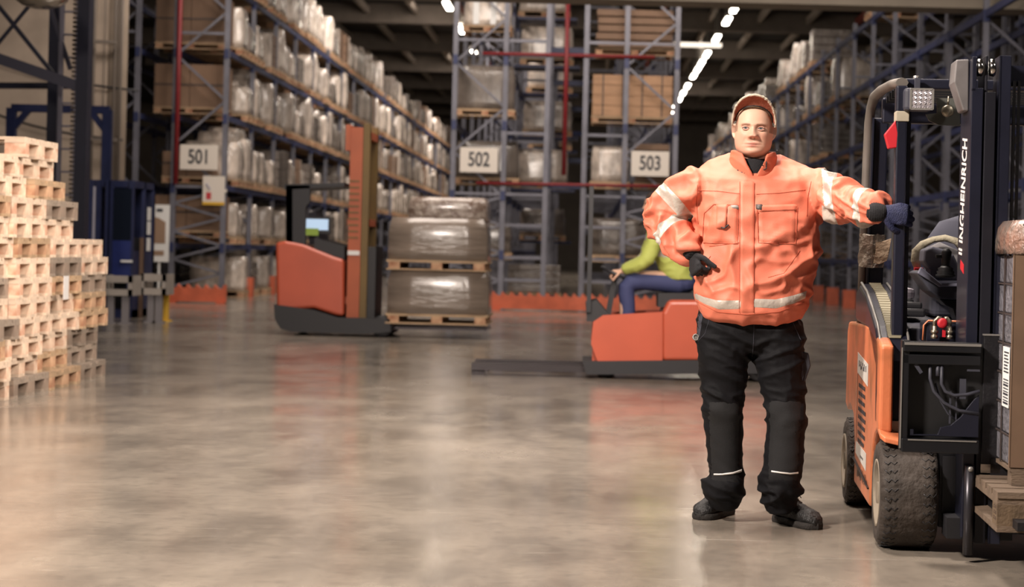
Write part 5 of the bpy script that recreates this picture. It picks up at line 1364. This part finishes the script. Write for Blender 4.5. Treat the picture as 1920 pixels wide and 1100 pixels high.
band('reflective_piping', [(1338, 887), (1355, 887), (1375, 884), (1391, 879)], [(1338, 891), (1355, 891), (1375, 889), (1391, 884)], M_rt, .0085, BT, trs, 16)
band('reflective_piping', [(1446, 881), (1465, 884), (1482, 886), (1497, 884)], [(1446, 885), (1465, 888), (1482, 890), (1497, 888)], M_rt, .0085, BT, trs, 16)
M_grt = mat('grey trouser fabric', '34353f', .8, 0, .2, 9, .3, 200)
patch('side_inset', [(1308, 584), (1320, 584), (1312, 632), (1307, 628)], [M_grt], .003, BT, trs, 4, 10)
patch('side_inset', [(1485, 580), (1496, 582), (1504, 612), (1500, 612)], [M_grt], .003, BT, trs, 4, 8)
kp = mat('knee patch', '0a0a0d', .85, 0, .2, 8, .15, 220)
patch('knee_patch', [(1326, 752), (1390, 752), (1386, 905), (1331, 903)], [kp], .004, BT, trs, 10, 22)
patch('knee_patch', [(1440, 750), (1504, 750), (1497, 905), (1438, 900)], [kp], .004, BT, trs, 10, 22)
for pl in ([(1414, 590), (1413, 640), (1411, 668)], [(1330, 598), (1322, 625), (1308, 640)], [(1484, 598), (1496, 625), (1503, 640)]): line('seam', pl, .0012, M_grt, BT, trs)
sp_ = MB(); a = [mp(u, v, .03) for u, v in ((1495, 657), (1513, 660), (1517, 684), (1507, 712), (1495, 722))]
sp_.prism([(p.x, p.z) for p in a], -.035, .08, 'y'); o = sp_.build('side_pocket', mat('side pocket cloth', '22232b', .8), trs); bv = o.modifiers.new('b', 'BEVEL'); bv.width = .006; bv.segments = 3
a = [mp(u, v, -.008) for u, v in ((1498, 657), (1504, 658), (1505, 705), (1500, 720))]
MB().prism([(p.x, p.z) for p in a], -.042, -.034, 'y').build('pocket_edge', M_grt, o)
kr = mp(1305, 632, -.02); MB().lathe([(.012, -.002), (.016, 0), (.012, .002), (.009, 0), (.012, -.002)], 16, 0, Matrix.Translation(kr) @ Matrix.Rotation(R(70), 4, 'X')).build('belt_ring', M_fe, trs)
# shoes
def shoe(heel, ang, name, L=.285):
    """heel centre on the floor, ang = direction of the toe"""
    T = Matrix.Translation(heel) @ Matrix.Rotation(ang, 4, 'Z')
    secs = [(-.02, .026, .075), (.0, .034, .105), (.04, .036, .112), (.08, .037, .108), (.12, .041, .090), (.16, .047, .078), (.20, .051, .068), (.24, .049, .058), (.265, .040, .046), (.282, .020, .030)]
    sh = MB(); rings = []
    for x, w, h in secs:
        ring = []
        for j_ in range(24):
            a = 2*PI*j_/24; c, s = math.cos(a), math.sin(a)
            ring.append(T @ Vector((x*L/.285, w*math.copysign(abs(c)**.8, c)*(1-.25*max(0, s)*(1 if x < .13 else .5)), .016+h/2*(1+(math.copysign(abs(s)**.85, s))))))
        rings.append(ring)
    sh.loft(rings); me = remesh(sh, .004, 3); displace(me, lambda p, n: .003*ridge(p*22)-.001)
    o = obj(name, me, [mat('shoe leather', '100f10', .55, 0, .35, 12, .35, 120)], person)
    so = MB(); n = 40
    def out(f, zz):
        pts = []
        for j_ in range(n):
            t = 2*PI*j_/n; x = .131-.153*math.cos(t); w = None
            for (x0, w0, _), (x1, w1, _) in zip(secs, secs[1:]):
                if x0 <= x <= x1+1e-6: w = w0+(w1-w0)*(x-x0)/(x1-x0)
            if w is None: w = .015
            w = w if abs(math.sin(t)) > .25 else w*.6
            pts.append(T @ Vector((x*L/.285*1.0+(f-1)*.1*(x-.13), w*f*math.copysign(min(1, abs(math.sin(t))*2.0), math.sin(t)), zz)))
        return pts
    so.loft([out(.98, .0), out(1.06, .004), out(1.09, .014), out(1.05, .026), out(.9, .029)])
    so.build('sole', mat('shoe sole', '1f1b18', .8, 0, .3, 20, .3, 100), o)
    gr = MB()
    for k in range(8):
        x = .02+k*.032
        for s_ in (-1, 1): gr.box(T @ Vector((x, s_*.047, .008)), (.008, .006, .016))
    la = MB()
    for k in range(4):
        x = .095+k*.024; h = .118-k*.011
        la.tube([T @ Vector((x-.008, -.028, h-.012)), T @ Vector((x, 0, h+.006)), T @ Vector((x+.008, .028, h-.012))], .0026, 6)
        la.tube([T @ Vector((x+.008, -.028, h-.012)), T @ Vector((x, 0, h+.006)), T @ Vector((x-.008, .028, h-.012))], .0026, 6)
    for s_ in (-1, 1): la.tube([T @ Vector((.09, 0, .128)), T @ Vector((.075, s_*.02, .142)), T @ Vector((.09, s_*.035, .13)), T @ Vector((.105, s_*.04, .112))], .0022, 6)
    la.build('laces', mat('laces', '4a4744', .8), o)
    return o
def gnd(u, v): p = PF(u, v)-mo; return Vector((p.x, p.y, 0))
shoe(gnd(1366, 963)+Vector((.0, .01, 0)), math.atan2(-.19, -.125), 'shoe', .27)
shoe(gnd(1460, 978)+Vector((0, .02, 0)), math.atan2(-.2, .125), 'shoe', .275)
# gloves
g = MB(); D = (Vector((grip.x, grip.y, grip.z-.004))-wr_r); 
wr = Vector((grip.x-.088, grip.y-.040, grip.z+.003))
hand(g, wr, Vector((1, -.14, -.06)), Vector((-.1, -1, .12)), 1, [(.75, 1.2, 1.0), (.75, 1.25, 1.0), (.8, 1.3, 1.0), (.85, 1.3, 1.0)], sc=1.15)
obj('glove', remesh(g, .0026, 2), [M_gl], person)
cf = MB(); limb(cf, [wr+Vector((-.026, .012, .002)), wr+Vector((-.012, .004, .001)), wr+Vector((.012, 0, 0))], [.038, .040, .036], 20)
me = remesh(cf, .004, 1); displace(me, lambda p, n: .0012*math.sin(p.x*700)); obj('glove_cuff', me, [M_cuff], person)
g = MB(); wl_ = mp(1299, 474, -.075)
hand(g, wl_, Vector((.16, -.45, -.86)), Vector((-.85, -.5, .1)), -1, [(1.2, 1.4, .9)]*4, sc=.97)
obj('glove', remesh(g, .0026, 2), [M_cuff], person)
cf = MB(); limb(cf, [mp(1286, 460, -.03), mp(1294, 468, -.065), mp(1299, 475, -.08)], [.046, .044, .038], 20)
me = remesh(cf, .004, 1); displace(me, lambda p, n: .0012*math.sin(p.z*700)); obj('glove_cuff', me, [M_cuff], person)
# ---- driver of the low truck, seated and facing left
q = TRUCKQ; DY = 0.
d_o = Vector((TRUCKO.x, VY, 0))
drv = empty('person', d_o, 'driver in a yellow-green vest seated on the low truck behind the man', 'person')
def dq2(u, z, y=0.): return Vector((q(u-25, 500)[0], y, z))
hipz = q(1250, 545)[1]+.02
hip = dq2(1300, hipz+.07); chest = dq2(1268, 1.30); neck = dq2(1258, 1.46); hd = dq2(1250, 1.60)
HD = Matrix.Translation(hd) @ Matrix.Rotation(R(-90), 4, 'Z')
b = MB(); b.loft(head_verts(HD, 40, 48))
for s_ in (-1, 1): ear(b, HD, s_)
limb(b, [hd+Vector((.02, 0, -.06)), neck, chest, hip], [.055, .055, .12, .12]); 
arms = {}
for s_ in (-1, 1):
    sh, el, wr_ = neck+Vector((.0, s_*.19, -.04)), dq2(1236, 1.10, s_*.24), dq2(1192, .98, s_*.12)
    arms[s_] = (sh, el, wr_); limb(b, [sh, el, wr_], [.05, .04, .028])
    hand(b, wr_, Vector((-1, -s_*.1, -.15)), Vector((0, s_*.4, 1)), s_ , (.7, 1.1, .8))
    limb(b, [hip+Vector((0, s_*.09, 0)), dq2(1208, hipz+.06, s_*.11), dq2(1200, .42, s_*.11)], [.08, .06, .045])
me = remesh(b, .006, 1); paint(me, HD.inverted(), 0); obj('body', me, [M_face], drv)
v_ = MB(); v_.loft([sring(c.x, 0, c.z, rx, .0+ry, ry, 32, 2.4) for c, rx, ry in ((hip+Vector((-.01, 0, .02)), .15, .19), (hip.lerp(chest, .35), .15, .20), (hip.lerp(chest, .7), .15, .21), (chest+Vector((0, 0, .03)), .14, .22), (neck+Vector((.0, 0, -.03)), .10, .19), (neck+Vector((.01, 0, .02)), .07, .09))])
for s_ in (-1, 1): sh, el, wr_ = arms[s_]; limb(v_, [sh+Vector((0, -s_*.05, 0)), sh, el, el.lerp(wr_, .85)], [.08, .082, .068, .052])
me = remesh(v_, .010, 3); displace(me, lambda p, n: .008*ridge(Vector((p.x*6, p.y*6, p.z*10))))
vz = [(chest.z-.18, chest.z-.12), (chest.z-.02, chest.z+.03)]
for p_ in me.polygons:
    c = p_.center
    if any(a < c.z < b_ for a, b_ in vz) and abs(c.y) < .22: p_.material_index = 1
obj('hi_vis_vest', me, [mat('hi-vis yellow', 'aeb65c', .7, 0, .1, 4), M_rf], drv)
for p_, c in zip(me.polygons, [0]*0): pass
p_ = MB(); limb(p_, [hip+Vector((.02, 0, .06)), hip+Vector((.03, 0, -.03))], [(.15, .17), (.14, .17)], 20, (1, 0, 0))
for s_ in (-1, 1): limb(p_, [hip+Vector((0, s_*.09, -.02)), dq2(1208, hipz+.05, s_*.11), dq2(1204, .62, s_*.11), dq2(1202, .44, s_*.11)], [.095, .08, .068, .065])
obj('trousers', remesh(p_, .010, 3), [mat('navy trousers', '363c62', .8)], drv)
for s_ in (-1, 1):
    f = MB(); limb(f, [dq2(1206, .385, s_*.11), dq2(1196, .375, s_*.11), dq2(1180, .365, s_*.11)], [(.045, .05), (.04, .045), (.03, .04)], 14, (0, 0, 1)); obj('shoe', remesh(f, .006, 2), [M_black], drv)
h_ = MB(); h_.loft([sring(hd.x+.01, 0, hd.z+z, w*1.15, w, w, 28, 2) for z, w in ((.03, .088), (.06, .087), (.095, .075), (.118, .05), (.13, .015))]); obj('hair', remesh(h_, .005, 2), [mat('brown hair', '3d2c22', .8, 0, .3, 60, .5, 200)], drv)
